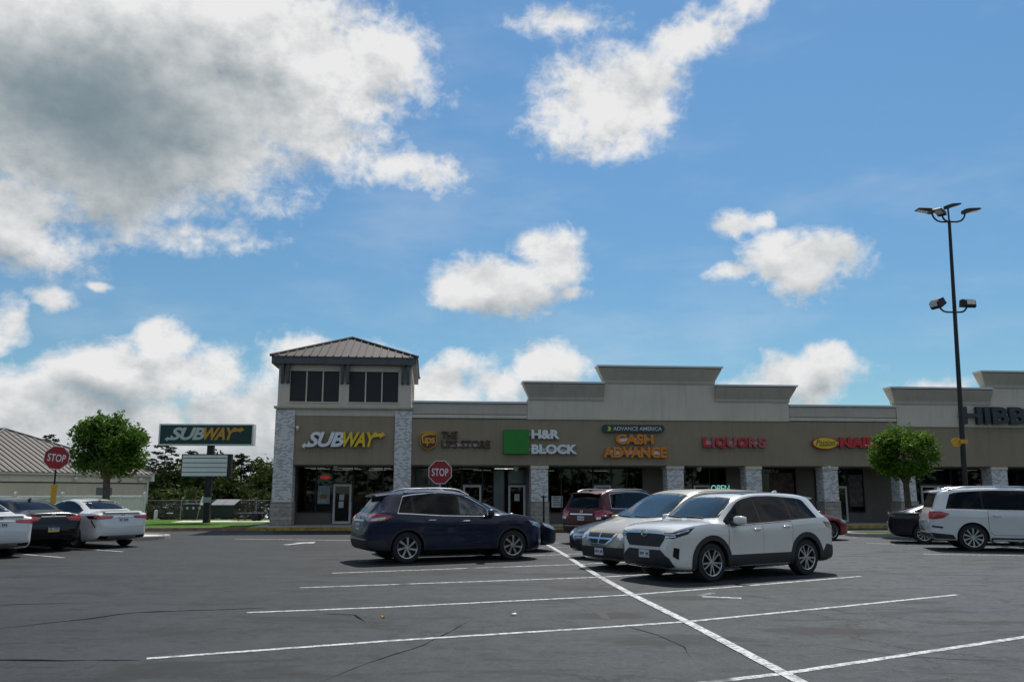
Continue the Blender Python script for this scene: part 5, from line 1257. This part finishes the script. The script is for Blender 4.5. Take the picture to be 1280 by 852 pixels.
def minivan():
    c = Car(VAN, 'parked_car', 'champagne beige minivan with a cross shaped chrome grille, nose towards the camera', 'car', GP_CARS)
    m = P_['beige']; c.finish_body(m); c.doors([1.55, 2.62, 3.78], m, .32, m, hz=.12)
    c.side_glass(.42, 3.98, [1.5, 2.66], rear_lean=.25, head=.11, gap=.04)
    c.screen(1.115, 1.655, .80, .66, True, bow=.06); c.screen(1.10, 1.56, .68, .60, False, 'auto_tint', .02)
    g = c.decal('grille', [(5.09,-.50,.80),(5.09,.50,.80),(5.09,.42,.66),(5.09,.24,.555),(5.09,-.24,.555),(5.09,-.42,.66)], (-1,0,0), PM, off=.008, grid=.05)
    c.strip('grille_frame', [(5.09,-.50,.79),(5.09,-.42,.66),(5.09,-.24,.55),(5.09,.24,.55),(5.09,.42,.66),(5.09,.50,.79)], (-1,0,0), .05, M['chrome'], g, off=.018)
    c.strip('grille_cross', [(5.09,-.44,.685),(5.09,.44,.685)], (-1,0,0), .04, M['chrome'], g, off=.016); c.strip('grille_cross', [(5.09,.0,.56),(5.09,.0,.81)], (-1,0,0), .05, M['chrome'], g, off=.020)
    c.decal('lower_bumper', [(5.09,-.80,.50),(5.09,.80,.50),(5.09,.82,.26),(5.09,-.82,.26)], (-1,0,0), PM, off=.008, grid=.06)
    for sd_ in (1, -1):
        d = (-.8, -.6*sd_, 0)
        hl = c.decal('headlight', [(5.0,.54*sd_,.80),(4.86,.78*sd_,.84),(4.58,.95*sd_,.90),(4.62,.95*sd_,.76),(4.86,.82*sd_,.66),(5.02,.56*sd_,.66)], d, M['lamp_clear'], off=.010, grid=.04)
        c.decal('turn_lamp', [(4.70,.90*sd_,.83),(4.58,.95*sd_,.88),(4.62,.95*sd_,.77),(4.72,.90*sd_,.74)], d, M['lamp_amber'], hl, off=.016, grid=.04)
        c.decal('tail_light', [(.02,.75*sd_,1.2),(.12,.93*sd_,1.25),(.2,.96*sd_,.9),(.05,.80*sd_,.9)], (.7,-.7*sd_,0), M['lamp_red'], off=.010, grid=.05)
    c.mirrors(3.72, 1.02, m); c.wipers(4.05, 1.10); c.wheels('five', 'alloy', .66); c.plate(.40, True)
    for sd_ in (1, -1): c.strip('roof_trim', [(.6,.66*sd_,1.7),(2.7,.68*sd_,1.7)], (0,0,-1), .02, M['black'])
    # a paper sunshade and mirror behind the glass read as pale shapes
    c.place((2.30, 20.58), 'FR', (-2.31, -1.43))
def sedan(label, m, anchor, wheel, fwd, scale=1.0, spec=None, tail='camry', plate='white', handle=None, style='ten', rim='alloy', front='plain', z=0.0):
    c = Car(spec or SEDAN, 'parked_car', label, 'car', GP_CARS, scale); c.finish_body(m)
    c.rocker(PM if tail != 'black' else m, .06); c.doors([1.50, 2.40, 3.42], m, .27, handle or m, hz=.09)
    c.side_glass(.92 if spec is None else .75, 3.36, [1.42, 2.42], rear_lean=.3, head=.085, gap=.025, lift=.03, trim='chrome' if front == 'trim' else None)
    c.screen(1.02, 1.375, .67, .53, True)
    if spec is None: c.screen(1.135, 1.375, .575, .50, False, 'auto_tint', .02)
    else: c.decal('rear_window', [(.55,-.47,2),(1.55,-.45,2),(1.55,.45,2),(.55,.47,2)], (0,0,-1), M['auto_tint'], off=.006, grid=.08)
    for sd_ in (1, -1):
        d = (.80, -.60*sd_, 0)
        if tail == 'camry':
            tl = c.decal('tail_light', [(.02,.30*sd_,.945),(.08,.62*sd_,.955),(.20,.83*sd_,.965),(.55,.905*sd_,.955),(.38,.89*sd_,.86),(.12,.76*sd_,.85),(.03,.38*sd_,.875)], d, M['lamp_red'], off=.010, grid=.04)
            c.decal('dark_lens', [(.20,.83*sd_,.958),(.55,.905*sd_,.95),(.40,.89*sd_,.88),(.22,.83*sd_,.88)], d, M['black_gloss'], tl, off=.016, grid=.04)
            c.strip('bumper_blade', [(.30,.87*sd_,.84),(.20,.845*sd_,.70),(.14,.82*sd_,.62)], d, .03, M['black_gloss'], off=.012)
            c.decal('exhaust_surround', [(.0,.46*sd_,.36),(.04,.72*sd_,.38),(.05,.74*sd_,.29),(.02,.46*sd_,.28)], (1,0,0), M['black_gloss'], off=.012, grid=.05)
        elif tail == 'small':
            c.decal('tail_light', [(.02,.50*sd_,.93),(.08,.66*sd_,.95),(.20,.83*sd_,.955),(.26,.86*sd_,.92),(.10,.74*sd_,.88),(.03,.52*sd_,.89)], d, M['lamp_red_dark'], off=.010, grid=.04)
        else:
            c.decal('tail_light', [(.02,.36*sd_,.94),(.08,.62*sd_,.98),(.20,.83*sd_,1.02),(.50,.905*sd_,.965),(.30,.87*sd_,.86),(.10,.74*sd_,.82),(.03,.44*sd_,.85)], d, M['lamp_red'], off=.010, grid=.04)
        hl = c.decal('headlight', [(4.74,.46*sd_,.66),(4.60,.70*sd_,.72),(4.30,.86*sd_,.80),(4.36,.86*sd_,.71),(4.62,.72*sd_,.60),(4.76,.50*sd_,.58)], (-.75,-.66*sd_,0), M['lamp_clear'], off=.010, grid=.04)
    if tail == 'camry':
        c.strip('trunk_chrome', [(0,-.34,.925),(0,.34,.925)], (1,0,0), .025, M['chrome'], off=.014)
        c.decal('lower_diffuser', [(.0,-.50,.38),(.0,.50,.38),(.0,.56,.27),(.0,-.56,.27)], (1,0,0), M['steel'], off=.008, grid=.06)
        b = MB(); b.prism([(.02,1.045),(.06,1.065),(.24,1.09),(.24,1.07)], 'y', -.60, .60); b.build('boot_spoiler', m, c.root)
    else: c.strip('trunk_chrome', [(0,-.34,.96),(0,.34,.96)], (1,0,0), .02, M['chrome'], off=.014)
    c.emblem(.995, False, .05, .038); c.plate(.83 if tail == 'camry' else .62, False, style=plate)
    g = c.decal('front_grille', [(4.88,-.42,.60),(4.88,.42,.60),(4.88,.34,.42),(4.88,-.34,.42)], (-1,0,0), PM, off=.008, grid=.05)
    if front == 'vee':
        c.strip('grille_chrome', [(4.88,-.40,.64),(4.88,-.24,.40),(4.88,.24,.40),(4.88,.40,.64)], (-1,0,0), .05, M['chrome'], g, off=.016); c.emblem(.58, True, .075, .065)
        c.decal('lower_grille', [(4.88,-.60,.36),(4.88,.60,.36),(4.88,.5,.25),(4.88,-.5,.25)], (-1,0,0), PM, off=.008, grid=.05)
    c.mirrors(3.28, .96, m); c.wheels(style, rim, .68); c.fin(1.4, m)
    c.wipers(3.52, 1.015)
    c.place(anchor, wheel, fwd, z)
GP_CARS = 'cars parked in front of the shops'
compact_suv(); round_suv(); large_suv(); red_suv(); minivan()
sedan('white sedan beside the kerbed tree island, third of the parked row at left', P_['white'], (-12.48, 28.1), 'RR', (-.84, .54), 1.026)
sedan('black sedan with red tail lights and a blue and yellow plate between two white sedans', P_['black'], (-13.6, 26.15), 'RR', (-.84, .54), 1.045, tail='black', plate='banded')
sedan('white sedan cut by the left edge, only its right rear corner showing', P_['white'], (-13.63, 23.66), 'RR', (-.84, .54), 1.026)
sedan('blue sedan mostly hidden behind the dark blue SUV, only windscreen and bonnet showing', P_['blue'], (.50, 24.9), 'FR', (2.45, .95), 1.02, front='trim')
sedan('slate blue sedan nose squeezed between the red SUV and the beige minivan', P_['slate'], (2.15, 23.55), 'FR', (-2.31, -1.43), .97, front='vee')
sedan('red sedan whose bonnet pokes out behind the tail of the white SUV', P_['bright_red'], (11.4, 31.0), 'FR', (.95, .30), .95)
sedan('midnight fastback sedan half hidden behind the large white SUV', P_['dark'], (13.72, 28.9), 'RR', (.93, -.36), .98, spec=fastback(), tail='small', style='ten', rim='alloy', front='trim')
sedan('white car far behind the lawn, half hidden by the left brick pillar', P_['white'], (-21.6, 72.0), 'FR', (.25, -.97), 1.0, z=-1.08)

# ------------------------------------------------------------------ trees
def leaves_mb(b, centre, radii, n, size, rnd, shell=.55, clumps=26, flat=.0, droop=0.0):
    """many small leaf quads gathered in clumps spread through an uneven crown"""
    C = Vector(centre); cl = []
    for i in range(clumps):
        while True:
            v = Vector((rnd.uniform(-1, 1), rnd.uniform(-1, 1), rnd.uniform(-1, 1)))
            if .05 < v.length < 1: break
        v = v.normalized()*(v.length**(1-shell)); v *= rnd.uniform(.72, 1.0)
        if v.z < -.55 and flat: v.z = -.55+rnd.uniform(-.08, .08)
        cl.append((v, rnd.uniform(.20, .42)))
    for i in range(n):
        v0, s0 = cl[rnd.randrange(clumps)]
        g = Vector((rnd.gauss(0, 1), rnd.gauss(0, 1), rnd.gauss(0, .8)))*s0*.62
        q = v0+g
        if q.length > 1.18: q = q.normalized()*rnd.uniform(.95, 1.18)
        p = C+Vector((q.x*radii[0], q.y*radii[1], q.z*radii[2]))
        a = Vector((rnd.gauss(0, 1), rnd.gauss(0, 1), rnd.gauss(0, .6))).normalized(); c = a.cross(Vector((rnd.gauss(0, 1), rnd.gauss(0, 1), rnd.gauss(0, 1)))).normalized()
        s = size*rnd.uniform(.6, 1.3)
        b.add([p-a*s, p+c*s*.42, p+a*s, p-c*s*.42], [(0, 1, 2, 3)])
def twigs(b, centre, radii, n, size, rnd):
    """loose shoots sticking out of the top and sides"""
    for i in range(n):
        t = rnd.uniform(0, 2*math.pi); ph = rnd.uniform(.05, 1.45)
        d = Vector((math.cos(t)*math.cos(ph), math.sin(t)*math.cos(ph), math.sin(ph)))
        p0 = Vector(centre)+Vector((d.x*radii[0], d.y*radii[1], d.z*radii[2]))*.95; L = rnd.uniform(.12, .42)
        d2 = (d+Vector((rnd.gauss(0, .25), rnd.gauss(0, .25), .45))).normalized()
        for k in range(int(8+L*26)):
            p = p0+d2*L*rnd.random()+Vector((rnd.gauss(0, .035), rnd.gauss(0, .035), rnd.gauss(0, .03)))
            a = Vector((rnd.gauss(0, 1), rnd.gauss(0, 1), rnd.gauss(0, 1))).normalized(); c = a.orthogonal().normalized(); s = size*rnd.uniform(.6, 1.1)
            b.add([p-a*s, p+c*s*.42, p+a*s, p-c*s*.42], [(0, 1, 2, 3)])
def street_tree(loc, h0, centre_z, radii, n, leaf, m, seed, label, trunk_r=.13, z0=0.0, lean=(0, 0)):
    rnd = random.Random(seed); root = empty('street_tree', (loc[0], loc[1], z0), 0, label, 'tree', 'clipped round trees in the parking islands')
    b = MB(); top = Vector((lean[0], lean[1], centre_z-z0)); fork = top*.62
    b.tube([(0, 0, 0), (0, 0, .12), fork*.5+Vector((.03, 0, 0)), fork], [trunk_r*1.5, trunk_r*1.08, trunk_r*.95, trunk_r*.85], 12)
    for k in range(7):
        a = 2*math.pi*k/7+rnd.uniform(-.3, .3); e = Vector((math.cos(a)*radii[0]*.62, math.sin(a)*radii[1]*.62, radii[2]*rnd.uniform(-.1, .6)))
        mid = fork.lerp(top+e, .5)+Vector((0, 0, .12)); b.tube([fork-Vector((0, 0, .08)), mid, top+e], [trunk_r*.55, trunk_r*.33, .02], 7)
    b.build('trunk', M['bark'], root, 60)
    c = MB(); leaves_mb(c, top, radii, n, leaf, rnd, .6, 34, flat=.6); twigs(c, top, radii, 60, leaf*.9, rnd)
    o = c.build('crown', m, root); return root
street_tree((-15.86, 33.7), 0, 3.40, (1.36, 1.36, 1.20), 17000, .085, M['leaf'], 4, 'round green tree in the kerbed island beside the left stop sign', .15, .10, (-.06, 0))
street_tree((15.5, 33.9), 0, 3.12, (1.20, 1.20, .98), 13000, .08, M['leaf_b'], 11, 'smaller bright green round tree in front of the nail shop pillar', .13, .11, (.06, 0))

# woodland behind the lawn
def wood_tree_mb(b, base, h, r_, n, leaf, rnd):
    leaves_mb(b, (base[0], base[1], base[2]+h*.56), (r_, r_, h*.46), n, leaf, rnd, .5, 30)
    leaves_mb(b, (base[0], base[1], base[2]+h*.46), (r_*.8, r_*.8, h*.40), 340, .62, rnd, .3, 14)
rnd = random.Random(21); b = MB(); tb = MB()
for k in range(60):
    x = -72+k*1.15+rnd.uniform(-.8, .8); y = rnd.uniform(92, 112); h = rnd.uniform(4.9, 7.0)+(.5 if rnd.random() < .2 else 0)
    wood_tree_mb(b, (x, y, -1.1), h, rnd.uniform(1.8, 2.8), 900, .34, rnd)
    wood_tree_mb(b, (x+rnd.uniform(-.8, .8), y-rnd.uniform(3, 8), -1.1), h*rnd.uniform(.45, .65), rnd.uniform(1.5, 2.2), 500, .34, rnd)
    tb.tube([(x, y, -1.2), (x+.1, y, -1.1+h*.6)], [.13, .07], 6)
tag(b.build('woodland', M['leaf_wood']), 'dark green woodland rising behind the lawn and the pole sign', 'woodland', kind='stuff')
tag(tb.build('woodland_trunks', M['bark']), 'thin trunks standing inside the dark woodland behind the lawn', 'trunks', kind='stuff')
b = MB(); rnd = random.Random(5)
for k in range(95):
    x = -40+k*.34+rnd.uniform(-.3, .3); y = 60.5+rnd.uniform(-.6, 3.0); leaves_mb(b, (x, y, .15+rnd.uniform(-.4, .25)), (.7, .6, .95), 150, .17, rnd, .5, 9)
tag(b.build('undergrowth', M['under']), 'scrubby brownish undergrowth along the chain link fence', 'undergrowth', kind='stuff')
# unseen trees added behind the viewer to darken reflections in windows and paint
b = MB(); rnd = random.Random(8)
for k in range(70):
    a = R(-160+320*k/69)+math.pi*1.5-0; x = 75*math.cos(a+0)+rnd.uniform(-4, 4); y = 75*math.sin(a)+rnd.uniform(-4, 4)
    if y > 20: continue
    leaves_mb(b, (x, y, 5.5), (4.8, 4.8, 5.6+rnd.uniform(-1, 1.5)), 420, .75, rnd, .5, 22)
tag(b.build('added_tree_belt', M['leaf_wood']), 'belt of tall dark trees added behind the viewer to darken reflections', 'tree belt', kind='stuff')
def pine(loc, h, seed, label, spread=1.7, tiers=9, z0=-1.1, low=.55):
    rnd = random.Random(seed); root = empty('pine_tree', (loc[0], loc[1], z0), 0, label, 'pine tree', 'tall pines above the woodland')
    b = MB(); b.tube([(0, 0, 0), (.06, 0, h*.5), (0, 0, h*.97)], [.14, .10, .03], 8); c = MB()
    for k in range(tiers):
        z = h*(low+(1-low)*k/(tiers-1)); L = spread*(.35+.65*math.sin(math.pi*min(1, .25+.75*k/(tiers-1)))) if k < tiers-1 else .5
        for j in range(3):
            a = rnd.uniform(0, 2*math.pi); e = Vector((math.cos(a)*L*rnd.uniform(.5, 1), math.sin(a)*L*rnd.uniform(.5, 1), z+rnd.uniform(.0, .35)))
            b.tube([(0, 0, z-.1), e], [.04, .012], 5); leaves_mb(c, e, (.55, .55, .20), 130, .12, rnd, .4, 8)
    b.build('trunk', M['bark'], root); c.build('crown', M['leaf_pine'], root)
pine((-40.6, 100), 8.1, 3, 'flat topped pine standing above the woodland left of the reader board', 1.65, z0=-1.1, low=.66)
pine((-37.6, 101), 7.1, 6, 'leaning shorter pine close behind the left edge of the reader board', 1.1, z0=-1.1, low=.68)
pine((-58.5, 108), 9.6, 7, 'pine top peeping over the tan metal roof at left', 1.3, z0=-1.1, low=.80, tiers=6)
pine((-31.6, 100), 6.9, 15, 'rounded dark pine right of the reader board', .9, z0=-1.1, low=.66)
b = MB(); b.tube([(-50.4, 160, -1), (-50.4, 160, 8.1)], .07, 6); b.box(-50.75, -50.05, 159.95, 160.05, 7.85, 7.98)
for z in (3, 5, 6.6): b.tube([(-50.55, 160, z), (-50.25, 160, z+.3)], .02, 4)
tag(b.build('radio_mast', M['steel']), 'thin grey radio mast far beyond the woodland', 'mast')

# ------------------------------------------------------------------ street furniture
def octagon(r_): return [(r_*math.cos(R(22.5+45*i)), r_*math.sin(R(22.5+45*i))) for i in range(8)]
def stop_sign(loc, zc, label, tilt=0.0, sleeve=False, face=0.0, pole_m='pole', size=.385):
    root = empty('stop_sign', (loc[0], loc[1], 0), face, label, 'stop sign', 'red stop signs in the parking lot')
    b = MB(); b.box(-.03, .03, .008, .055, 0, zc+.2); b.build('post', M[pole_m], root)
    Mx = Matrix.Translation((0, 0, zc)) @ Matrix.Rotation(tilt, 4, 'Y')
    def pl(pts, w0, w1, m, nm): 
        b = MB(); b.prism(pts, 'y', w0, w1); o = b.build(nm, m, root); o.matrix_local = Mx; return o
    pl(octagon(size/math.cos(R(22.5))), -.004, .006, M['white'], 'white_border'); pl(octagon((size-.022)/math.cos(R(22.5))), -.007, -.0045, M['sign_red'], 'red_face')
    k = size/.385; o = letters(root, 'STOP', -.275*k, .275*k, -.125*k, .125*k, -.011, .0035, M['white'], 0, .012, 1.02); o.matrix_local = Mx
    if sleeve:
        b = MB(); b.prism([(-.09, .0), (.09, .0), (.09, .12), (-.09, .12)], 'z', 0, zc-1.12); b.prism([(-.11, -.02), (.11, -.02), (.11, .14), (-.11, .14)], 'z', zc-1.12, zc-1.0); b.build('yellow_sleeve', M['yellow'], root)
stop_sign((-17.3, 32.5), 2.97, 'red stop sign leaning on a dark post with a yellow sleeve, beside the tree', R(6), True, R(20), size=.435)
stop_sign((-2.43, 29.0), 2.35, 'upright red stop sign behind the dark blue SUV', 0.0, False, R(2), 'steel', .39)

# tall roadside sign of the sandwich shop
py_ = empty('pylon_sign', (-16.22, 46.0, .1), R(3), 'dark green two colour SUBWAY box sign above a white reader board on a pole', 'pole sign')
b = MB(); b.box(-.16, .16, -.16, .16, -.1, 4.1); b.build('pole', M['pole'], py_)
b = MB(); b.box(-2.72, 2.28, -.28, .28, 4.06, 5.20); cb = b.build('sign_box', M['white'], py_)
b = MB(); b.box(-2.64, 2.20, -.292, -.281, 4.13, 5.13); b.build('green_face', S['sign_green'], cb)
arrow_sub(py_, -2.36, 1.80, 4.28, 5.02, -.300, .007, S['pale'], S['gold'])
b = MB(); b.box(-1.46, 1.16, -.19, .19, 2.38, 3.60); rb = b.build('reader_board', M['black'], py_)
b = MB(); b.box(-1.40, .96, -.20, -.191, 2.44, 3.54); b.build('white_face', S['faded'], rb)
b = MB()
for k in range(4): b.box(-1.38, .94, -.212, -.2005, 2.62+.25*k, 2.655+.25*k)
b.build('letter_rails', M['trim_dark'], rb)
b = MB(); b.box(-.22, .22, -.20, -.165, 1.05, 1.32); b.build('meter_box', M['steel'], py_)

# lamp standard with four lamps on top and two lower floodlights
lp = empty('lamp_standard', (17.06, 32.5, 0), 0, 'tall dark lamp standard with four lamps on top and two floodlights lower down', 'lamp post')
TOP = Vector((.40, 0, 12.35)); at_ = lambda z: TOP*(z/12.35)
b = MB(); b.tube([at_(.6), TOP], [.105, .06], 14); b.build('pole', M['pole'], lp, 50)
b = MB(); b.lathe([(.001, 0), (.30, 0), (.30, .66), (.26, .72), (.001, .72)], None, 24); b.build('concrete_footing', M['concrete'], lp, 40)
def arm(base, d, out, rise, head, yaw, tiltdeg=0):
    d = Vector((math.cos(d), math.sin(d), 0)); P = [base]
    for i in range(1, 9):
        t = i/8; a = t*math.pi/2; P.append(base+d*(out*.45+out*.55*math.sin(a)) + Vector((0, 0, rise*(1-math.cos(a)))) if i > 1 else base+d*out*.45)
    a_ = MB(); a_.tube(P, .035, 8); o = a_.build('lamp_arm', M['pole'], lp, 50)
    end = P[-1]; Mx = Matrix.Translation(end+Vector((0, 0, .03))) @ Matrix.Rotation(yaw, 4, 'Z') @ Matrix.Rotation(R(tiltdeg), 4, 'Y')
    h = MB()
    if head == 'led':
        h.prism([(-.08, -.06), (.02, -.08), (.14, -.06), (.60, -.03), (.62, .0), (.58, .03), (.14, .08), (-.05, .07)], 'y', -.15, .15); h.v = h.v[:-16]+[tuple(Mx @ Vector(v)) for v in h.v[-16:]]
        l = MB(); l.box(.16, .57, -.12, .12, -.072, -.052, Mx @ Matrix.Rotation(R(-3), 4, 'Y'))
    else:
        h.prism([(-.14, -.13), (.19, -.17), (.26, -.10), (.22, .12), (.08, .18), (-.12, .15)], 'y', -.23, .23); h.v = h.v[:-12]+[tuple(Mx @ Vector(v)) for v in h.v[-12:]]
        l = MB(); l.box(.255, .27, -.18, .18, -.08, .10, Mx @ Matrix.Rotation(R(-9), 4, 'Y'))
    hd = h.build('lamp_head', M['pole'], o); l.build('lens', M['lens'], hd)
b0 = at_(12.30)
arm(b0, R(180), .66, .40, 'led', R(180), -8); arm(b0, R(0), .66, .40, 'led', R(5), -10); arm(b0, R(62), .60, .78, 'led', R(20), -16); arm(b0, R(215), .50, .20, 'led', R(225), -6)
b1 = at_(8.62); arm(b1, R(180), .60, .34, 'flood', R(196), 28); arm(b1, R(0), .50, .30, 'flood', R(-80), 6)
b = MB(); q = at_(3.55); b.prism(oval(q.x-.24, 3.55, .22, .17, 18), 'y', -.05, -.03); b.tube([(q.x-.24, -.01, 3.56), (q.x, 0, 3.56)], .03, 6); b.build('round_marker', M['yellow'], lp)
b = MB(); b.box(q.x-.135, q.x+.135, -.135, .135, 3.50, 3.66); b.build('yellow_band', M['yellow'], lp)

# post by the third pillar
b = MB(); b.tube([(12.55, -.9, .15), (12.55, -.9, 1.55)], .045, 8); b.lathe([(.001, .15), (.16, .15), (.16, .22), (.06, .26)], Matrix.Translation((12.55, -.9, 0)), 14)
b.box(12.44, 12.66, -.95, -.85, 1.45, 1.50)
tag(local(b.build('bollard_post', M['pole'])), 'slim dark post on the pavement in front of the third pillar', 'post')

# ------------------------------------------------------------------ building at the left
AL = R(60); C0 = Vector((-25.9, 62.0, 0)); ev = Vector((-math.cos(AL), -math.sin(AL), 0))
side = empty('office_building', (C0.x, C0.y, 0), math.atan2(ev.y, ev.x), 'low cream building with a striped tan metal hip roof at left', 'building')
# local frame: x along the wall towards the viewer, y towards the road (so the building body has negative y)
LW, DW, EZ = 14.0, 18.0, 2.92
yb = -DW
b = MB(); b.box(.3, LW-.3, yb+.3, -.3, -1.3, 2.35); b.build('wall', M['cream'], side)
b = MB(); b.box(.18, LW-.18, yb+.18, -.18, 2.351, 2.95); b.build('frieze', M['cream_light'], side)
b = MB(); b.box(.28, LW-.28, -.31, -.285, 2.27, 2.345); b.build('trim_line', M['joint'], side)
b = MB(); b.box(-.05, LW+.05, -.16, .06, 2.80, 2.95); b.box(-.06, .17, -2.0, .065, 2.45, 2.949); b.build('gutter', M['vinyl'], side)
b = MB(); b.box(.20, .30, -.295, -.19, -.5, 2.8); b.build('downpipe', M['vinyl'], side)
b = MB(); b.box(3.0, 4.2, -.32, -.295, 1.1, 2.0); w_ = b.build('window', M['glass_pale'], side)
b = MB(); b.box(2.94, 4.26, -.335, -.31, 2.0, 2.07); b.box(2.94, 4.26, -.335, -.31, 1.03, 1.1); b.build('window_frame', M['vinyl'], w_)
for xx in (1.0, 5.9):
    b = MB(); b.lathe([(.001, .0), (.12, .02), (.16, .12), (.10, .24), (.001, .26)], Matrix.Translation((xx, -.05, 2.45)), 12); b.box(xx-.06, xx+.06, -.2, -.05, 2.5, 2.62); b.build('wall_lamp', M['vinyl'], side, 40)
hip_roof('roof', 0, LW, yb, 0, 2.952, 3.05, M['roof_tan'], M['roof_tan_rib'], side, pitch=.42, ov=.18, rib_w=.13, rib_h=.05)
# white vinyl fence in front of it
vf = empty('vinyl_fence', (-21.3, 50.0, 0), math.atan2(ev.y, ev.x), 'white vinyl picket fence in front of the cream building', 'fence')
b = MB(); b.box(0, 15, -.02, .02, 1.36, 1.46); b.box(0, 15, -.02, .02, .25, .35)
for i in range(100): b.box(.06+i*.15, .06+i*.15+.125, -.035, -.021, .12, 1.52)
b.build('picket_panel', M['vinyl'], vf)
for i in range(7):
    b = MB(); b.box(i*2.5-.06, i*2.5+.06, -.06, .06, 0, 1.62); b.prism([(i*2.5-.08, 1.62), (i*2.5+.08, 1.62), (i*2.5, 1.72)], 'y', -.08, .08); b.build('post', M['vinyl'], vf)
b = MB(); b.box(-.02, .02, -3, -.06, 1.36, 1.46); b.box(-.02, .02, -3, -.06, .25, .35)
for i in range(18): b.box(.021, .035, -.25-i*.16, -.12-i*.16, .12, 1.52)
b.build('picket_panel', M['vinyl'], vf)

# ------------------------------------------------------------------ things on the lawn
def chain_fence():
    f = empty('chain_link_fence', (-24, 56.2, 0), R(5.5), 'chain link fence with grey posts at the back of the lawn', 'fence')
    b = MB()
    m = bpy.data.materials.new('chain_link'); m.use_nodes = True; T = NT(m.node_tree); bs = m.node_tree.nodes['Principled BSDF']
    bs.inputs['Base Color'].default_value = (.20, .21, .21, 1); bs.inputs['Metallic'].default_value = .6; bs.inputs['Roughness'].default_value = .5
    for i in range(13): 
        p = MB(); p.tube([(i*2.4, 0, -.1), (i*2.4, 0, 1.20)], .035, 8); p.build('post', M['steel'], f)
    r_ = MB(); r_.tube([(0, 0, 1.16), (28.8, 0, 1.16)], .022, 6); r_.build('top_rail', M['steel'], f)
    n = 260; H = 1.1
    for i in range(n):
        x = 28.8*i/n
        for sg in (1, -1):
            x2 = x+sg*H*.8; t = .004
            if 0 < x2 < 28.8: b.add([(x-t, 0, .05), (x+t, 0, .05), (x2+t, 0, .05+H), (x2-t, 0, .05+H)], [(0, 1, 2, 3)])
    b.build('wire_mesh', m, f)
chain_fence()
G0 = .10
ub = empty('utility_cabinet', (-19.05, 52.0, G0), R(4), 'dark green utility cabinet with three round white labels', 'cabinet')
b = MB(); b.box(-.56, .56, -.4, .4, 0, .86); b.build('housing', M['utility_green'], ub)
b = MB(); b.prism([(-.46, .861), (.46, .861), (.40, .93), (-.44, .93)], 'x', -.60, .60); b.build('lid', M['grey_lid'], ub)
for k in range(3): 
    b = MB(); b.prism(oval(-.36+.36*k, .66, .075, .075, 14), 'y', -.415, -.401); b.build('round_label', S['pale'], ub)
dp = empty('dumpster', (-17.45, 52.6, G0), R(-3), 'dark green dumpster with a sloping grey lid', 'dumpster')
b = MB(); b.prism([(-.6, .06), (.6, .06), (.72, .82), (-.72, .82)], 'y', -.5, .5); b.build('bin_body', M['dumpster'], dp)
b = MB(); b.prism([(-.56, .80), (-.54, .84), (.5, 1.16), (.52, 1.12)], 'x', -.74, -.01); b.prism([(-.56, .80), (-.54, .84), (.5, 1.16), (.52, 1.12)], 'x', .01, .74); b.build('lid', M['grey_lid'], dp)
b = MB(); b.prism([(-.49, .79), (.46, .80), (.46, 1.10), (-.49, .80)], 'x', -.70, .70); b.build('bin_back', M['dumpster'], dp)
st_ = empty('stake_sign', (-18.05, 49.5, G0), 0, 'small white sign leaning on a thin stake in front of the dumpster', 'sign')
b = MB(); b.tube([(0, 0, -.05), (.22, .02, 1.0)], .018, 6); b.build('stake', M['steel'], st_)
b = MB(); Mx = Matrix.Translation((.29, 0, 1.08)) @ Matrix.Rotation(R(16), 4, 'Y'); b.box(-.09, .09, -.01, .01, -.22, .26, Mx); b.build('panel', M['white'], st_)
pb = empty('marker_post', (-21.2, 51.5, G0), 0, 'short pale concrete marker post near the left end of the lawn', 'post')
b = MB(); b.lathe([(.001, 0), (.10, 0), (.10, .46), (.085, .54), (.001, .56)], None, 14); b.build('post', S['pale'], pb, 40)
bn = empty('low_bench', (-20.2, 51.0, G0), R(8), 'low black metal bench with a white sheet on it, on the lawn', 'bench')
b = MB(); b.box(-.32, .32, -.15, .15, .30, .34); b.box(-.3, .3, .13, .16, .34, .5); b.build('seat', M['black'], bn)
for sx in (-.27, .27):
    b = MB(); b.tube([(sx*1.25, -.14, 0), (sx, -.1, .3)], .02, 6); b.tube([(sx*1.25, .14, 0), (sx, .1, .3)], .02, 6); b.build('leg', M['black'], bn)
b = MB(); b.box(-.10, .20, -.17, .05, .345, .40); tag(b.build('paper_sheet', M['white']), 'white sheet lying on the low black bench', 'paper'); bpy.data.objects['paper_sheet'].location = (-20.2, 51.0, G0)
tr = empty('utility_trailer', (-14.9, 49.0, G0), R(0), 'low black utility trailer beside the left brick pillar', 'trailer')
b = MB(); b.box(-.75, .9, -.4, .4, .36, .44); b.box(-.75, -.70, -.4, .4, .44, .62); b.build('bed', M['black'], tr)
for sx in (-.45, -.1):
    b = MB(); b.tube([(sx, -.35, 0), (sx, -.35, .4)], .025, 6); b.build('leg', M['black'], tr)
for sx in (.45,):
    for yy in (-.45, .45):
        b = MB(); b.lathe([(.001, -.07), (.14, -.07), (.2, -.04), (.2, .04), (.14, .07), (.001, .07)], Matrix.Translation((sx, yy, .2)) @ Matrix.Rotation(R(90), 4, 'X'), 16); b.build('tyre', M['rubber'], tr, 40)
